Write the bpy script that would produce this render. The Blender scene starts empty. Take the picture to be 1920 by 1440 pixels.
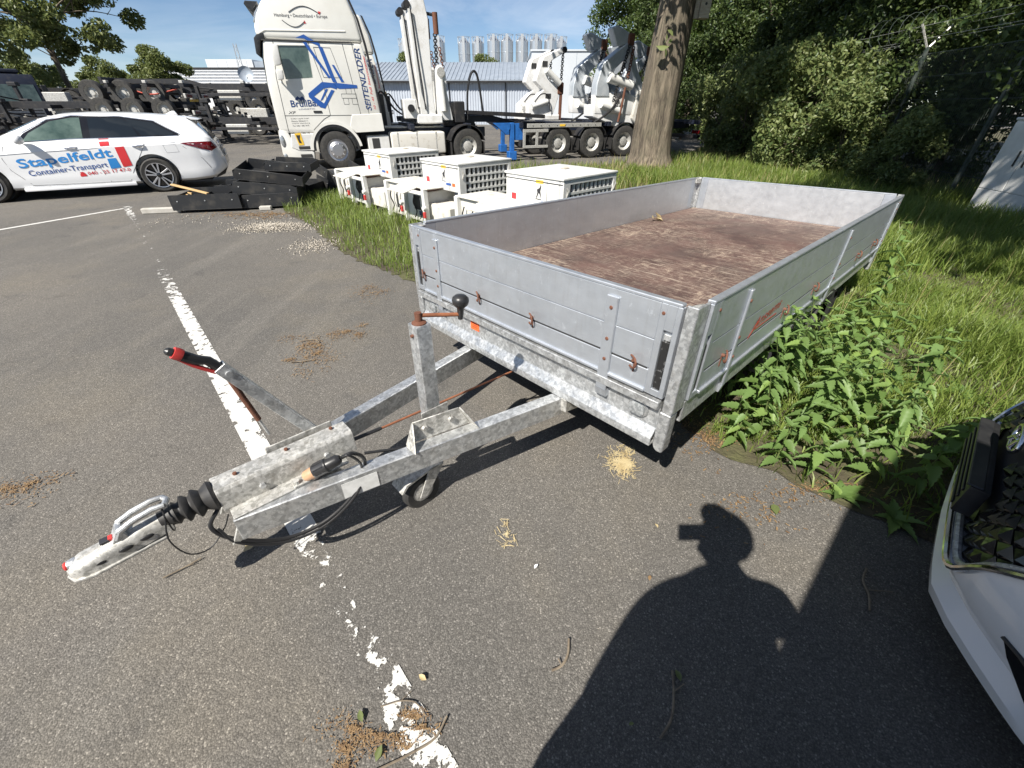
import bpy, bmesh, math, random
import numpy as np
from mathutils import Matrix, Vector

# ------------------------------------------------------------------ camera, sky, sun, exposure
S = bpy.context.scene
COL = S.collection
R = math.radians
CAM_H = 1.6
cam_d = bpy.data.cameras.new('camera'); cam = bpy.data.objects.new('camera', cam_d); COL.objects.link(cam)
cam_d.sensor_width = 36.0; cam_d.lens = 36.0*767.0/1920.0
cam_d.clip_start = 0.02; cam_d.clip_end = 3000
cam.location = (0, 0, CAM_H); cam.rotation_euler = (R(90-34.289), 0, 0)
S.camera = cam
SUN_EL, SUN_AZ = R(48.5), R(213.85)            # azimuth clockwise from +Y
w = bpy.data.worlds.new('World'); S.world = w; w.use_nodes = True
nt = w.node_tree; nt.nodes.clear()
def N(t, kind, **kw):
    n = t.nodes.new(kind)
    for k, v in kw.items(): setattr(n, k, v)
    return n
out = N(nt, 'ShaderNodeOutputWorld'); bg = N(nt, 'ShaderNodeBackground')
sky = N(nt, 'ShaderNodeTexSky'); sky.sky_type = 'NISHITA'; sky.sun_disc = False
sky.sun_elevation = SUN_EL; sky.sun_rotation = SUN_AZ; sky.altitude = 20; sky.air_density = 0.75; sky.dust_density = 0.05; sky.ozone_density = 3.5
# thin wind-drawn cirrus over the whole dome
tc = N(nt, 'ShaderNodeTexCoord'); mp = N(nt, 'ShaderNodeMapping'); mp.inputs['Scale'].default_value = (1.2, 2.2, 7.0); mp.inputs['Rotation'].default_value = (0.12, 0.0, 0.5)
nz = N(nt, 'ShaderNodeTexNoise'); nz.inputs['Scale'].default_value = 1.7; nz.inputs['Detail'].default_value = 9; nz.inputs['Roughness'].default_value = 0.58; nz.inputs['Distortion'].default_value = 0.6
rp = N(nt, 'ShaderNodeValToRGB'); rp.color_ramp.elements[0].position = 0.44; rp.color_ramp.elements[0].color = (0,0,0,1); rp.color_ramp.elements[1].position = 0.78; rp.color_ramp.elements[1].color = (0.55,0.55,0.55,1)
mx = N(nt, 'ShaderNodeMix', data_type='RGBA'); mx.inputs[7].default_value = (9.0, 9.6, 10.4, 1)
nt.links.new(tc.outputs['Generated'], mp.inputs[0]); nt.links.new(mp.outputs[0], nz.inputs['Vector']); nt.links.new(nz.outputs['Fac'], rp.inputs[0])
nt.links.new(rp.outputs[0], mx.inputs[0]); nt.links.new(sky.outputs[0], mx.inputs[6]); nt.links.new(mx.outputs[2], bg.inputs[0])
bg.inputs[1].default_value = 0.06
nt.links.new(bg.outputs[0], out.inputs[0])
sun_d = bpy.data.lights.new('sun', 'SUN'); sun = bpy.data.objects.new('sun', sun_d); COL.objects.link(sun)
sun_d.energy = 5.0; sun_d.angle = R(0.53); sun_d.color = (1.0, 0.95, 0.87)
SUN_DIR = Vector((-math.sin(SUN_AZ)*math.cos(SUN_EL), -math.cos(SUN_AZ)*math.cos(SUN_EL), -math.sin(SUN_EL)))
sun.rotation_euler = SUN_DIR.to_track_quat('-Z', 'Y').to_euler(); sun.location = (-8, -12, 18)
S.view_settings.view_transform = 'Standard'; S.view_settings.look = 'None'; S.view_settings.gamma = 1.0; S.view_settings.exposure = 0.85
S.cycles.max_bounces = 8; S.cycles.transparent_max_bounces = 12

# ------------------------------------------------------------------ helpers
def tag(o, label=None, cat=None, group=None, kind=None):
    if label: o['label'] = label
    if cat: o['category'] = cat
    if group: o['group'] = group
    if kind: o['kind'] = kind
    return o
def thing(name, label, cat, loc=(0,0,0), rz=0.0, group=None, mat=None):
    o = bpy.data.objects.new(name, None); COL.objects.link(o); o.empty_display_size = 0.2
    if mat is not None: o.matrix_world = mat
    else: o.location = loc; o.rotation_euler = (0, 0, rz)
    return tag(o, label, cat, group)
def frame(o, x, y=None):
    x = Vector(x).normalized()
    z = Vector((0,0,1)) if y is None else x.cross(Vector(y)).normalized()
    y = z.cross(x).normalized(); z = x.cross(y)
    m = Matrix((x, y, z)).transposed().to_4x4(); m.translation = Vector(o); return m
def copy_tree(o, parent=None):
    c = o.copy(); COL.objects.link(c)
    if parent is not None: c.parent = parent
    for ch in o.children: copy_tree(ch, c)
    return c
class MB:
    def __init__(s): s.v = []; s.f = []; s.mi = []; s.cm = 0
    def add(s, vs, fs, M=None):
        b = len(s.v)
        for p in vs: s.v.append(tuple(M @ Vector(p)) if M is not None else tuple(p))
        for f in fs: s.f.append(tuple(i+b for i in f)); s.mi.append(s.cm)
        return s
    def box(s, x0, x1, y0, y1, z0, z1, M=None):
        return s.add([(x0,y0,z0),(x1,y0,z0),(x1,y1,z0),(x0,y1,z0),(x0,y0,z1),(x1,y0,z1),(x1,y1,z1),(x0,y1,z1)],
              [(3,2,1,0),(4,5,6,7),(0,1,5,4),(1,2,6,5),(2,3,7,6),(3,0,4,7)], M)
    def cyl(s, p0, p1, r0, r1=None, n=14, caps=True, M=None):
        r1 = r0 if r1 is None else r1
        a = Vector(p0); b = Vector(p1); d = (b-a).normalized()
        u = d.orthogonal().normalized(); v = d.cross(u)
        vs = []
        for c, r in ((a, r0), (b, r1)):
            for i in range(n):
                t = 2*math.pi*i/n; vs.append(c + u*(r*math.cos(t)) + v*(r*math.sin(t)))
        fs = [(i, (i+1)%n, n+(i+1)%n, n+i) for i in range(n)]
        if caps: fs += [tuple(range(n-1,-1,-1)), tuple(range(n, 2*n))]
        return s.add(vs, fs, M)
    def tube(s, pts, r, n=8, caps=True, M=None):
        P = [Vector(p) for p in pts]; rr = r if isinstance(r, (list, tuple)) else [r]*len(P)
        vs = []; up = None
        for i, p in enumerate(P):
            d = (P[min(i+1, len(P)-1)] - P[max(i-1, 0)]).normalized()
            if up is None: up = d.orthogonal().normalized()
            u = (up - d*up.dot(d)); u = u.normalized() if u.length > 1e-6 else d.orthogonal().normalized()
            up = u; v = d.cross(u)
            for k in range(n):
                t = 2*math.pi*k/n; vs.append(p + u*(rr[i]*math.cos(t)) + v*(rr[i]*math.sin(t)))
        fs = []
        for i in range(len(P)-1):
            for k in range(n): fs.append((i*n+k, i*n+(k+1)%n, (i+1)*n+(k+1)%n, (i+1)*n+k))
        if caps: fs += [tuple(range(n-1,-1,-1)), tuple(range((len(P)-1)*n, len(P)*n))]
        return s.add(vs, fs, M)
    def prism(s, poly, d0, d1, fn, M=None):      # fn(a, b, d) -> xyz
        n = len(poly)
        vs = [fn(a, b, d0) for a, b in poly] + [fn(a, b, d1) for a, b in poly]
        fs = [tuple(range(n)), tuple(range(2*n-1, n-1, -1))] + [((i+1)%n, i, n+i, n+(i+1)%n) for i in range(n)]
        return s.add(vs, fs, M)
    def lathe(s, prof, o, ax, n=20, M=None, caps=True):      # prof: (r, h) along axis
        o = Vector(o); d = Vector(ax).normalized(); u = d.orthogonal().normalized(); v = d.cross(u)
        vs = []
        for r, h in prof:
            for k in range(n):
                t = 2*math.pi*k/n; vs.append(o + d*h + u*(r*math.cos(t)) + v*(r*math.sin(t)))
        fs = []
        for i in range(len(prof)-1):
            for k in range(n): fs.append((i*n+k, i*n+(k+1)%n, (i+1)*n+(k+1)%n, (i+1)*n+k))
        if caps: fs += [tuple(range(n-1,-1,-1)), tuple(range((len(prof)-1)*n, len(prof)*n))]
        return s.add(vs, fs, M)
    def ellipsoid(s, c, r, nu=14, nv=9, M=None):
        vs = []; fs = []
        for i in range(nv+1):
            t = math.pi*i/nv
            for k in range(nu):
                p = 2*math.pi*k/nu
                vs.append((c[0]+r[0]*math.sin(t)*math.cos(p), c[1]+r[1]*math.sin(t)*math.sin(p), c[2]+r[2]*math.cos(t)))
        for i in range(nv):
            for k in range(nu): fs.append((i*nu+k, (i+1)*nu+k, (i+1)*nu+(k+1)%nu, i*nu+(k+1)%nu))
        return s.add(vs, fs, M)
    def grid(s, rows, closed=False, M=None):
        n = len(rows[0]); vs = [p for r in rows for p in r]; fs = []
        for i in range(len(rows)-1):
            for k in range(n if closed else n-1):
                fs.append((i*n+k, i*n+(k+1)%n, (i+1)*n+(k+1)%n, (i+1)*n+k))
        return s.add(vs, fs, M)
    def mesh(s, name, bevel=0, seg=1, ang=32, fix=True):
        me = bpy.data.meshes.new(name); me.from_pydata(s.v, [], s.f)
        if any(s.mi): me.polygons.foreach_set('material_index', s.mi)
        bm = bmesh.new(); bm.from_mesh(me)
        if fix: bmesh.ops.recalc_face_normals(bm, faces=bm.faces)
        if bevel:
            es = [e for e in bm.edges if len(e.link_faces) == 2 and e.calc_face_angle(0) > R(25)]
            bmesh.ops.bevel(bm, geom=es, offset=bevel, segments=seg, affect='EDGES', clamp_overlap=True, profile=0.6)
        bm.to_mesh(me); bm.free()
        me.polygons.foreach_set('use_smooth', [True]*len(me.polygons))
        me.set_sharp_from_angle(angle=R(ang)); me.update()
        return me
    def build(s, name, mat, parent=None, bevel=0, seg=1, ang=32, label=None, kind=None, fix=True):
        return link(name, s.mesh(name, bevel, seg, ang, fix), mat, parent, label, kind)
def link(name, me, mat, parent=None, label=None, kind=None):
    ms = mat if isinstance(mat, (list, tuple)) else [mat]
    if len(me.materials) == 0:
        for m in ms: me.materials.append(m)
    o = bpy.data.objects.new(name, me); COL.objects.link(o)
    if parent is not None: o.parent = parent
    return tag(o, label, kind=kind)
def bxo(name, mat, parent, x0, x1, y0, y1, z0, z1, bevel=0.004, M=None, **k):
    return MB().box(x0, x1, y0, y1, z0, z1, M).build(name, mat, parent, bevel, **k)
def evaluated(o):
    dg = bpy.context.evaluated_depsgraph_get(); dg.update()
    return bpy.data.meshes.new_from_object(o.evaluated_get(dg))
def boolean(me, cutters, name):
    o = bpy.data.objects.new('tmp', me); COL.objects.link(o); cs = []
    for c in cutters:
        co = bpy.data.objects.new('cut', c); COL.objects.link(co); cs.append(co)
        m = o.modifiers.new('b', 'BOOLEAN'); m.object = co; m.operation = 'DIFFERENCE'; m.solver = 'EXACT'
    bpy.context.view_layer.update()
    r = evaluated(o); r.name = name
    for q in cs + [o]: bpy.data.objects.remove(q)
    r.polygons.foreach_set('use_smooth', [True]*len(r.polygons)); r.set_sharp_from_angle(angle=R(32))
    return r
def text_pts(body, size=1.0, shear=0.0, off=0.0, space=1.0):
    c = bpy.data.curves.new('t', 'FONT'); c.body = body; c.size = size; c.shear = shear; c.offset = off; c.space_character = space
    c.fill_mode = 'FRONT'; c.resolution_u = 3
    o = bpy.data.objects.new('t', c); COL.objects.link(o); bpy.context.view_layer.update()
    me = evaluated(o); bpy.data.objects.remove(o)
    vs = np.array([v.co[:] for v in me.vertices]); fs = [tuple(p.vertices) for p in me.polygons]
    return vs, fs
def lettering(name, body, height, width, fn, mat, parent, shear=0, off=0.0, lift=0.0):
    """flat print: text fitted to width x height, mapped to the surface by fn(x, y) with x along the line, y up"""
    vs, fs = text_pts(body, 1.0, shear, off)
    if len(vs) == 0: return None
    x0, x1 = vs[:,0].min(), vs[:,0].max(); y0, y1 = vs[:,1].min(), vs[:,1].max()
    P = [fn((x-x0)/(x1-x0)*width, (y-y0)/(y1-y0)*height) for x, y, z in vs]
    return MB().add(P, fs).build(name, mat, parent, fix=False)

# ------------------------------------------------------------------ materials
def new_mat(name):
    m = bpy.data.materials.new(name); m.use_nodes = True
    t = m.node_tree; b = t.nodes['Principled BSDF']; return m, t, b
def noise(t, scale, detail=4, rough=0.55, coord='Object', stretch=None, dist=0.0, rot=0.0):
    c = N(t, 'ShaderNodeTexCoord'); n = N(t, 'ShaderNodeTexNoise')
    n.inputs['Scale'].default_value = scale; n.inputs['Detail'].default_value = detail; n.inputs['Roughness'].default_value = rough; n.inputs['Distortion'].default_value = dist
    if stretch:
        mp = N(t, 'ShaderNodeMapping'); mp.inputs['Scale'].default_value = stretch; mp.inputs['Rotation'].default_value = (0,0,rot)
        t.links.new(c.outputs[coord], mp.inputs[0]); t.links.new(mp.outputs[0], n.inputs['Vector'])
    else: t.links.new(c.outputs[coord], n.inputs['Vector'])
    return n.outputs['Fac']
def ramp(t, src, stops):
    r = N(t, 'ShaderNodeValToRGB'); e = r.color_ramp.elements
    while len(e) < len(stops): e.new(0.5)
    for q, (p, c) in zip(e, stops):
        q.position = p; q.color = (c, c, c, 1) if not isinstance(c, (tuple, list)) else (*c, 1)
    t.links.new(src, r.inputs[0]); return r.outputs[0]
def mixc(t, fac, a, b, blend='MIX'):
    m = N(t, 'ShaderNodeMix', data_type='RGBA', blend_type=blend)
    for sock, v in ((m.inputs[0], fac), (m.inputs[6], a), (m.inputs[7], b)):
        if hasattr(v, 'links'): t.links.new(v, sock)
        elif isinstance(v, (tuple, list)): sock.default_value = (*v, 1)
        else: sock.default_value = v
    return m.outputs[2]
def bump(t, b, src, strength=0.3, dist=0.01):
    n = N(t, 'ShaderNodeBump'); n.inputs['Strength'].default_value = strength; n.inputs['Distance'].default_value = dist
    t.links.new(src, n.inputs['Height']); t.links.new(n.outputs[0], b.inputs['Normal']); return n
def pm(name, col, rough=0.5, metal=0.0, col2=None, scale=8.0, lo=0.35, hi=0.65, bmp=None, spec=0.5, coat=0.0, detail=5, stretch=None, rough2=None):
    m, t, b = new_mat(name)
    b.inputs['Roughness'].default_value = rough; b.inputs['Metallic'].default_value = metal
    b.inputs['Specular IOR Level'].default_value = spec; b.inputs['Coat Weight'].default_value = coat
    if col2 is None: b.inputs['Base Color'].default_value = (*col, 1)
    else:
        f = ramp(t, noise(t, scale, detail, 0.6, stretch=stretch), [(lo, 0.0), (hi, 1.0)])
        t.links.new(mixc(t, f, col, col2), b.inputs['Base Color'])
        if rough2 is not None:
            mr = N(t, 'ShaderNodeMapRange'); mr.inputs[3].default_value = rough; mr.inputs[4].default_value = rough2
            t.links.new(f, mr.inputs[0]); t.links.new(mr.outputs[0], b.inputs['Roughness'])
    if bmp: bump(t, b, noise(t, bmp[0], 4, 0.6), bmp[1], bmp[2] if len(bmp) > 2 else 0.01)
    return m
def galv(name, dark, light, spangle=60, metal=0.75, rough=0.42, grime=0.35):
    m, t, b = new_mat(name)
    c = N(t, 'ShaderNodeTexCoord'); vo = N(t, 'ShaderNodeTexVoronoi'); vo.inputs['Scale'].default_value = spangle
    wn = N(t, 'ShaderNodeTexNoise'); wn.inputs['Scale'].default_value = 30; 
    t.links.new(c.outputs['Object'], vo.inputs['Vector'])
    g = N(t, 'ShaderNodeSeparateColor'); t.links.new(vo.outputs['Color'], g.inputs[0])
    base = mixc(t, ramp(t, g.outputs[0], [(0.1, 0.0), (0.9, 1.0)]), dark, light)
    blot = ramp(t, noise(t, 38, 7, 0.7), [(0.50, 0.0), (0.60, 0.85)])
    base = mixc(t, blot, base, tuple(min(1, x*1.22) for x in light))
    gr = ramp(t, noise(t, 24, 9, 0.75), [(0.5, 0.0), (0.72, grime)])
    base = mixc(t, gr, base, (0.20, 0.18, 0.145))
    t.links.new(base, b.inputs['Base Color'])
    b.inputs['Metallic'].default_value = metal
    rr = ramp(t, noise(t, 22, 5, 0.6), [(0.3, rough-0.08), (0.7, rough+0.18)]); t.links.new(rr, b.inputs['Roughness'])
    bump(t, b, noise(t, 160, 3, 0.6), 0.12, 0.002)
    return m
M = {}
M['galv'] = galv('galvanised_steel', (0.40,0.41,0.415), (0.60,0.61,0.61), 75)
M['galv_dull'] = galv('weathered_zinc', (0.34,0.335,0.31), (0.56,0.55,0.52), 85, 0.5, 0.52, 0.6)
def alu(name, base, tint, rough=0.36):
    m, t, b = new_mat(name)
    f = ramp(t, noise(t, 3.0, 8, 0.7, stretch=(1,1,3)), [(0.35, 0.0), (0.7, 1.0)])
    c = mixc(t, f, base, tint)
    sc = ramp(t, noise(t, 14, 8, 0.75, stretch=(1.6,1.6,1)), [(0.60, 0.0), (0.66, 0.5)])
    c = mixc(t, sc, c, tuple(min(1,x*1.35) for x in tint))
    gr = ramp(t, noise(t, 7, 5, 0.6, stretch=(6,6,0.6)), [(0.55, 0.0), (0.85, 0.22)])
    c = mixc(t, gr, c, (0.30,0.29,0.26))
    t.links.new(c, b.inputs['Base Color']); b.inputs['Metallic'].default_value = 0.72
    rr = ramp(t, noise(t, 18, 5, 0.6), [(0.3, rough), (0.75, rough+0.16)]); t.links.new(rr, b.inputs['Roughness'])
    bump(t, b, noise(t, 2.2, 3, 0.5), 0.10, 0.02)
    return m
M['alu'] = alu('anodised_aluminium', (0.49,0.52,0.56), (0.57,0.60,0.64))
M['alu_in'] = alu('scuffed_aluminium', (0.52,0.53,0.54), (0.62,0.63,0.64), 0.42)
M['rust'] = pm('rusty_steel', (0.16,0.070,0.042), 0.8, 0.1, (0.12,0.045,0.025), 40, bmp=(120,0.4,0.003))
M['rust_rod'] = pm('orange_rust', (0.27,0.10,0.045), 0.8, 0.0, (0.16,0.06,0.03), 18)
M['rubber'] = pm('black_rubber', (0.018,0.018,0.019), 0.55, 0, (0.035,0.033,0.031), 25, bmp=(90,0.15,0.002))
M['tyre'] = pm('tyre_rubber', (0.022,0.022,0.022), 0.75, 0, (0.05,0.047,0.042), 14, bmp=(60,0.3,0.004))
M['plastic'] = pm('black_plastic', (0.016,0.016,0.018), 0.38, 0, (0.03,0.03,0.03), 20)
M['cable'] = pm('cable_sheath', (0.014,0.014,0.015), 0.42)
M['red_pl'] = pm('red_plastic', (0.50,0.045,0.04), 0.45)
M['orange_lab'] = pm('orange_label', (0.85,0.13,0.03), 0.45)
M['white_lab'] = pm('white_label', (0.75,0.75,0.73), 0.5, 0, (0.6,0.6,0.58), 30)
M['ink_dark'] = pm('dark_print', (0.03,0.03,0.035), 0.5)
M['logo_red'] = pm('red_print', (0.50,0.06,0.035), 0.5, 0, (0.36,0.08,0.05), 40)
M['latch_blk'] = pm('worn_black_latch', (0.02,0.02,0.02), 0.5, 0.2, (0.20,0.20,0.20), 38, 0.58, 0.66, bmp=(60,0.3,0.003))
M['lens'] = pm('clear_lens', (0.50,0.52,0.53), 0.12, 0.45, (0.30,0.32,0.33), 70, 0.45, 0.55, coat=0.8)
M['plug_pl'] = pm('tan_plug_body', (0.50,0.30,0.17), 0.55, 0, (0.38,0.22,0.13), 30)
def plywood():
    m, t, b = new_mat('worn_film_plywood')
    film = mixc(t, ramp(t, noise(t, 3.0, 6, 0.6), [(0.35,0.0),(0.65,1.0)]), (0.058,0.034,0.029), (0.122,0.070,0.058))
    # scratches run mostly across the bed in the loading direction, worn wood under the film
    s1 = noise(t, 7.5, 13, 0.82, stretch=(4.6,1.3,1), dist=1.2); s2 = noise(t, 3.0, 13, 0.82, stretch=(1.0,3.2,1), dist=1.8)
    a = ramp(t, s1, [(0.50,0.0),(0.58,0.95)]); c = ramp(t, s2, [(0.54,0.0),(0.60,0.8)])
    big = ramp(t, noise(t, 1.6, 6, 0.65, dist=0.6), [(0.34,0.05),(0.60,0.9)])
    mul = mixc(t, 1.0, a, big, 'MULTIPLY')
    wood = mixc(t, ramp(t, noise(t, 40, 5, 0.6, stretch=(1,5,1)), [(0.3,0.0),(0.7,1.0)]), (0.30,0.225,0.165), (0.44,0.36,0.28))
    col = mixc(t, mul, film, wood)
    col = mixc(t, mixc(t, 1.0, c, big, 'MULTIPLY'), col, (0.42,0.33,0.25))
    for k, (rot, st, sc, thr) in enumerate(((0.15,(26,1.0,1),2.2,.63),(1.35,(24,1.0,1),2.0,.63),(0.6,(34,1.1,1),2.4,.64),(-0.9,(30,1.2,1),2.3,.645))):
        lm = ramp(t, noise(t, sc, 3, 0.6, stretch=st, rot=rot, dist=0.15), [(thr,0.0),(thr+.02,0.6)])
        col = mixc(t, mixc(t, 1.0, lm, big, 'MULTIPLY'), col, (0.50,0.42,0.33))
    dirt = ramp(t, noise(t, 2.0, 6, 0.65), [(0.45,0.0),(0.75,0.6)])
    col = mixc(t, dirt, col, (0.105,0.082,0.070))
    t.links.new(col, b.inputs['Base Color']); b.inputs['Roughness'].default_value = 0.72
    bump(t, b, s1, 0.35, 0.003); return m
M['ply'] = plywood()
def asphalt():
    m, t, b = new_mat('old_asphalt')
    big = ramp(t, noise(t, 0.45, 7, 0.65), [(0.32,0.0),(0.68,1.0)])
    col = mixc(t, big, (0.122,0.116,0.107), (0.178,0.163,0.142))
    stain = ramp(t, noise(t, 1.7, 6, 0.6, dist=0.8), [(0.60,0.0),(0.72,0.55)])
    col = mixc(t, stain, col, (0.085,0.082,0.078))
    trk = ramp(t, noise(t, 0.9, 5, 0.6, stretch=(3.0,.35,1), rot=0.75), [(0.52,0.0),(0.68,0.5)])
    col = mixc(t, trk, col, (0.21,0.195,0.172))
    brown = ramp(t, noise(t, 0.8, 7, 0.65), [(0.5,0.0),(0.8,0.8)])
    col = mixc(t, brown, col, (0.21,0.185,0.145))
    c = N(t, 'ShaderNodeTexCoord'); v = N(t, 'ShaderNodeTexVoronoi'); v.inputs['Scale'].default_value = 190
    t.links.new(c.outputs['Object'], v.inputs['Vector']); sp = N(t, 'ShaderNodeSeparateColor'); t.links.new(v.outputs['Color'], sp.inputs[0])
    stone = ramp(t, sp.outputs[0], [(0.0,0.68),(0.5,0.95),(0.9,1.12),(1.0,1.9)])
    col = mixc(t, 1.0, col, stone, 'MULTIPLY')
    gap = ramp(t, v.outputs['Distance'], [(0.25,1.0),(0.65,0.68)])
    col = mixc(t, 1.0, col, gap, 'MULTIPLY')
    n2 = noise(t, 420, 3, 0.7); col = mixc(t, 1.0, col, ramp(t, n2, [(0.3,0.6),(0.7,1.4)]), 'MULTIPLY')
    # hairline cracks and darker repaired patches
    vc = N(t, 'ShaderNodeTexVoronoi', feature='DISTANCE_TO_EDGE'); vc.inputs['Scale'].default_value = 0.55
    wob = N(t, 'ShaderNodeTexNoise'); wob.inputs['Scale'].default_value = 2.5; wob.inputs['Detail'].default_value = 6
    t.links.new(c.outputs['Object'], wob.inputs['Vector']); vm = N(t, 'ShaderNodeVectorMath', operation='ADD')
    t.links.new(c.outputs['Object'], vm.inputs[0]); t.links.new(wob.outputs['Color'], vm.inputs[1]); t.links.new(vm.outputs[0], vc.inputs['Vector'])
    crack = ramp(t, vc.outputs['Distance'], [(0.0,0.55),(0.006,1.0)])
    cm = ramp(t, noise(t, 0.5, 3, 0.5), [(0.55,0.0),(0.66,1.0)])
    col = mixc(t, cm, col, mixc(t, 1.0, col, crack, 'MULTIPLY'))
    t.links.new(col, b.inputs['Base Color']); b.inputs['Roughness'].default_value = 0.88; b.inputs['Specular IOR Level'].default_value = 0.35
    bump(t, b, v.outputs['Distance'], 0.5, 0.004).invert = True
    return m
M['asphalt'] = asphalt()
M['soil'] = pm('verge_soil', (0.062,0.048,0.032), 0.95, 0, (0.085,0.085,0.035), 3.0, 0.4, 0.6, bmp=(30,0.8,0.03), detail=9)
def paint_line():
    m, t, b = new_mat('worn_road_paint')
    at = N(t, 'ShaderNodeAttribute'); at.attribute_name = 'wear'
    f = noise(t, 16, 8, 0.62, dist=0.3); f2 = noise(t, 130, 4, 0.7)
    ad = N(t, 'ShaderNodeMath', operation='MULTIPLY_ADD'); t.links.new(f2, ad.inputs[0]); ad.inputs[1].default_value = 0.22; t.links.new(f, ad.inputs[2])
    sb = N(t, 'ShaderNodeMath', operation='SUBTRACT'); t.links.new(ad.outputs[0], sb.inputs[0]); t.links.new(at.outputs['Fac'], sb.inputs[1])
    gt = ramp(t, sb.outputs[0], [(0.0,0.0),(0.012,1.0)])
    t.links.new(gt, b.inputs['Alpha'])
    t.links.new(mixc(t, f2, (0.44,0.43,0.40), (0.64,0.63,0.60)), b.inputs['Base Color']); b.inputs['Roughness'].default_value = 0.8
    bump(t, b, f2, 0.4, 0.003); return m
M['paint'] = paint_line()
def leaf_mat(name, a, b2, trans=0.35, rough=0.45, spec=0.4):
    m, t, b = new_mat(name)
    g = N(t, 'ShaderNodeNewGeometry'); col = mixc(t, g.outputs['Random Per Island'], a, b2)
    t.links.new(col, b.inputs['Base Color']); b.inputs['Roughness'].default_value = rough; b.inputs['Specular IOR Level'].default_value = spec
    tr = N(t, 'ShaderNodeBsdfTranslucent'); t.links.new(mixc(t, 0.5, col, tuple(min(1,x*1.5) for x in b2)), tr.inputs[0])
    mx = N(t, 'ShaderNodeMixShader'); mx.inputs[0].default_value = trans
    o = t.nodes['Material Output']; t.links.new(b.outputs[0], mx.inputs[1]); t.links.new(tr.outputs[0], mx.inputs[2]); t.links.new(mx.outputs[0], o.inputs[0])
    return m
M['grass'] = leaf_mat('grass_blade', (0.105,0.17,0.03), (0.255,0.315,0.075), 0.42)
M['grass_dry'] = leaf_mat('dry_grass', (0.33,0.27,0.12), (0.42,0.36,0.18), 0.3, 0.6)
def vary_by_object(m, lo=0.7, hi=1.25):
    t = m.node_tree; b = t.nodes['Principled BSDF']; oi = N(t, 'ShaderNodeObjectInfo'); src = b.inputs['Base Color'].links[0].from_socket
    f = ramp(t, oi.outputs['Random'], [(0.0,(lo,lo*1.02,lo*.8)),(0.75,(1.0,1.0,1.0)),(1.0,(hi*1.1,hi,hi*.8))]); t.links.new(mixc(t, 1.0, src, f, 'MULTIPLY'), b.inputs['Base Color']); return m
M['nettle'] = leaf_mat('nettle_leaf', (0.12,0.20,0.06), (0.17,0.265,0.085), 0.33, 0.5)
vary_by_object(M['nettle'])
M['leaf_a'] = leaf_mat('maple_foliage', (0.035,0.068,0.016), (0.11,0.155,0.036), 0.32)
M['leaf_b'] = leaf_mat('hedge_foliage', (0.03,0.058,0.017), (0.10,0.135,0.04), 0.32)
M['leaf_c'] = leaf_mat('pale_bramble_foliage', (0.08,0.125,0.04), (0.21,0.24,0.09), 0.35)
M['leaf_d'] = leaf_mat('birch_foliage', (0.08,0.115,0.032), (0.19,0.215,0.075), 0.4)
def bark():
    m, t, b = new_mat('furrowed_bark')
    f = noise(t, 11, 9, 0.72, stretch=(1,1,0.13), dist=1.1); f2 = noise(t, 2.0, 5, 0.6)
    c = mixc(t, ramp(t, f, [(0.38,0.0),(0.62,1.0)]), (0.05,0.039,0.029), (0.225,0.185,0.135))
    c = mixc(t, ramp(t, f2, [(0.45,0.0),(0.7,0.6)]), c, (0.13,0.118,0.08))
    t.links.new(c, b.inputs['Base Color']); b.inputs['Roughness'].default_value = 0.92
    bump(t, b, f, 1.0, 0.05); return m
M['bark'] = bark()
M['stem'] = pm('plant_stem', (0.10,0.13,0.04), 0.6)
M['twig'] = pm('dry_twig', (0.11,0.085,0.06), 0.85, 0, (0.22,0.18,0.13), 30)
M['straw'] = pm('straw', (0.40,0.31,0.16), 0.7, 0, (0.50,0.42,0.25), 20)
M['litter'] = leaf_mat('dead_leaf_litter', (0.14,0.08,0.04), (0.30,0.20,0.10), 0.1, 0.8)
M['gravel'] = pm('pale_grit', (0.36,0.32,0.26), 0.9, 0, (0.50,0.46,0.40), 60)
M['white'] = pm('white_car_paint', (0.80,0.805,0.81), 0.22, 0, coat=0.7)
M['cream'] = pm('cream_truck_paint', (0.68,0.668,0.62), 0.30, 0, (0.73,0.72,0.675), 2.5, coat=0.5)
M['white2'] = pm('dusty_white_paint', (0.58,0.575,0.545), 0.5, 0, (0.68,0.68,0.66), 5, bmp=(8,0.05,0.01))
M['white_dirty'] = pm('grimy_white_paint', (0.60,0.58,0.53), 0.55, 0, (0.34,0.29,0.22), 7, 0.55, 0.78)
M['crane_w'] = pm('crane_white_paint', (0.70,0.70,0.69), 0.45, 0, (0.50,0.48,0.44), 4, 0.5, 0.8)
M['crane_g'] = pm('crane_grey_zinc', (0.42,0.46,0.50), 0.45, 0.3, (0.56,0.59,0.62), 4)
M['glass'] = pm('dark_glass', (0.012,0.015,0.016), 0.04, 0, spec=0.8, coat=0.5)
M['glass_g'] = pm('green_tinted_glass', (0.035,0.06,0.05), 0.05, 0, (0.10,0.14,0.12), 3.2, spec=0.7, coat=0.4)
M['chrome'] = pm('chrome', (0.75,0.75,0.76), 0.12, 1.0)
M['rim'] = pm('silver_rim', (0.55,0.55,0.57), 0.3, 0.8)
M['blk_gloss'] = pm('gloss_black', (0.01,0.01,0.011), 0.12, 0, coat=0.4)
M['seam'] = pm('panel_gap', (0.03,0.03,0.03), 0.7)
M['chassis'] = pm('black_chassis_paint', (0.020,0.020,0.022), 0.5, 0.1, (0.05,0.045,0.04), 6, 0.5, 0.75, bmp=(30,0.1,0.004))
M['chassis_b'] = pm('blue_black_chassis', (0.016,0.02,0.035), 0.45, 0.1, (0.045,0.045,0.05), 6, 0.5, 0.75)
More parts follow.
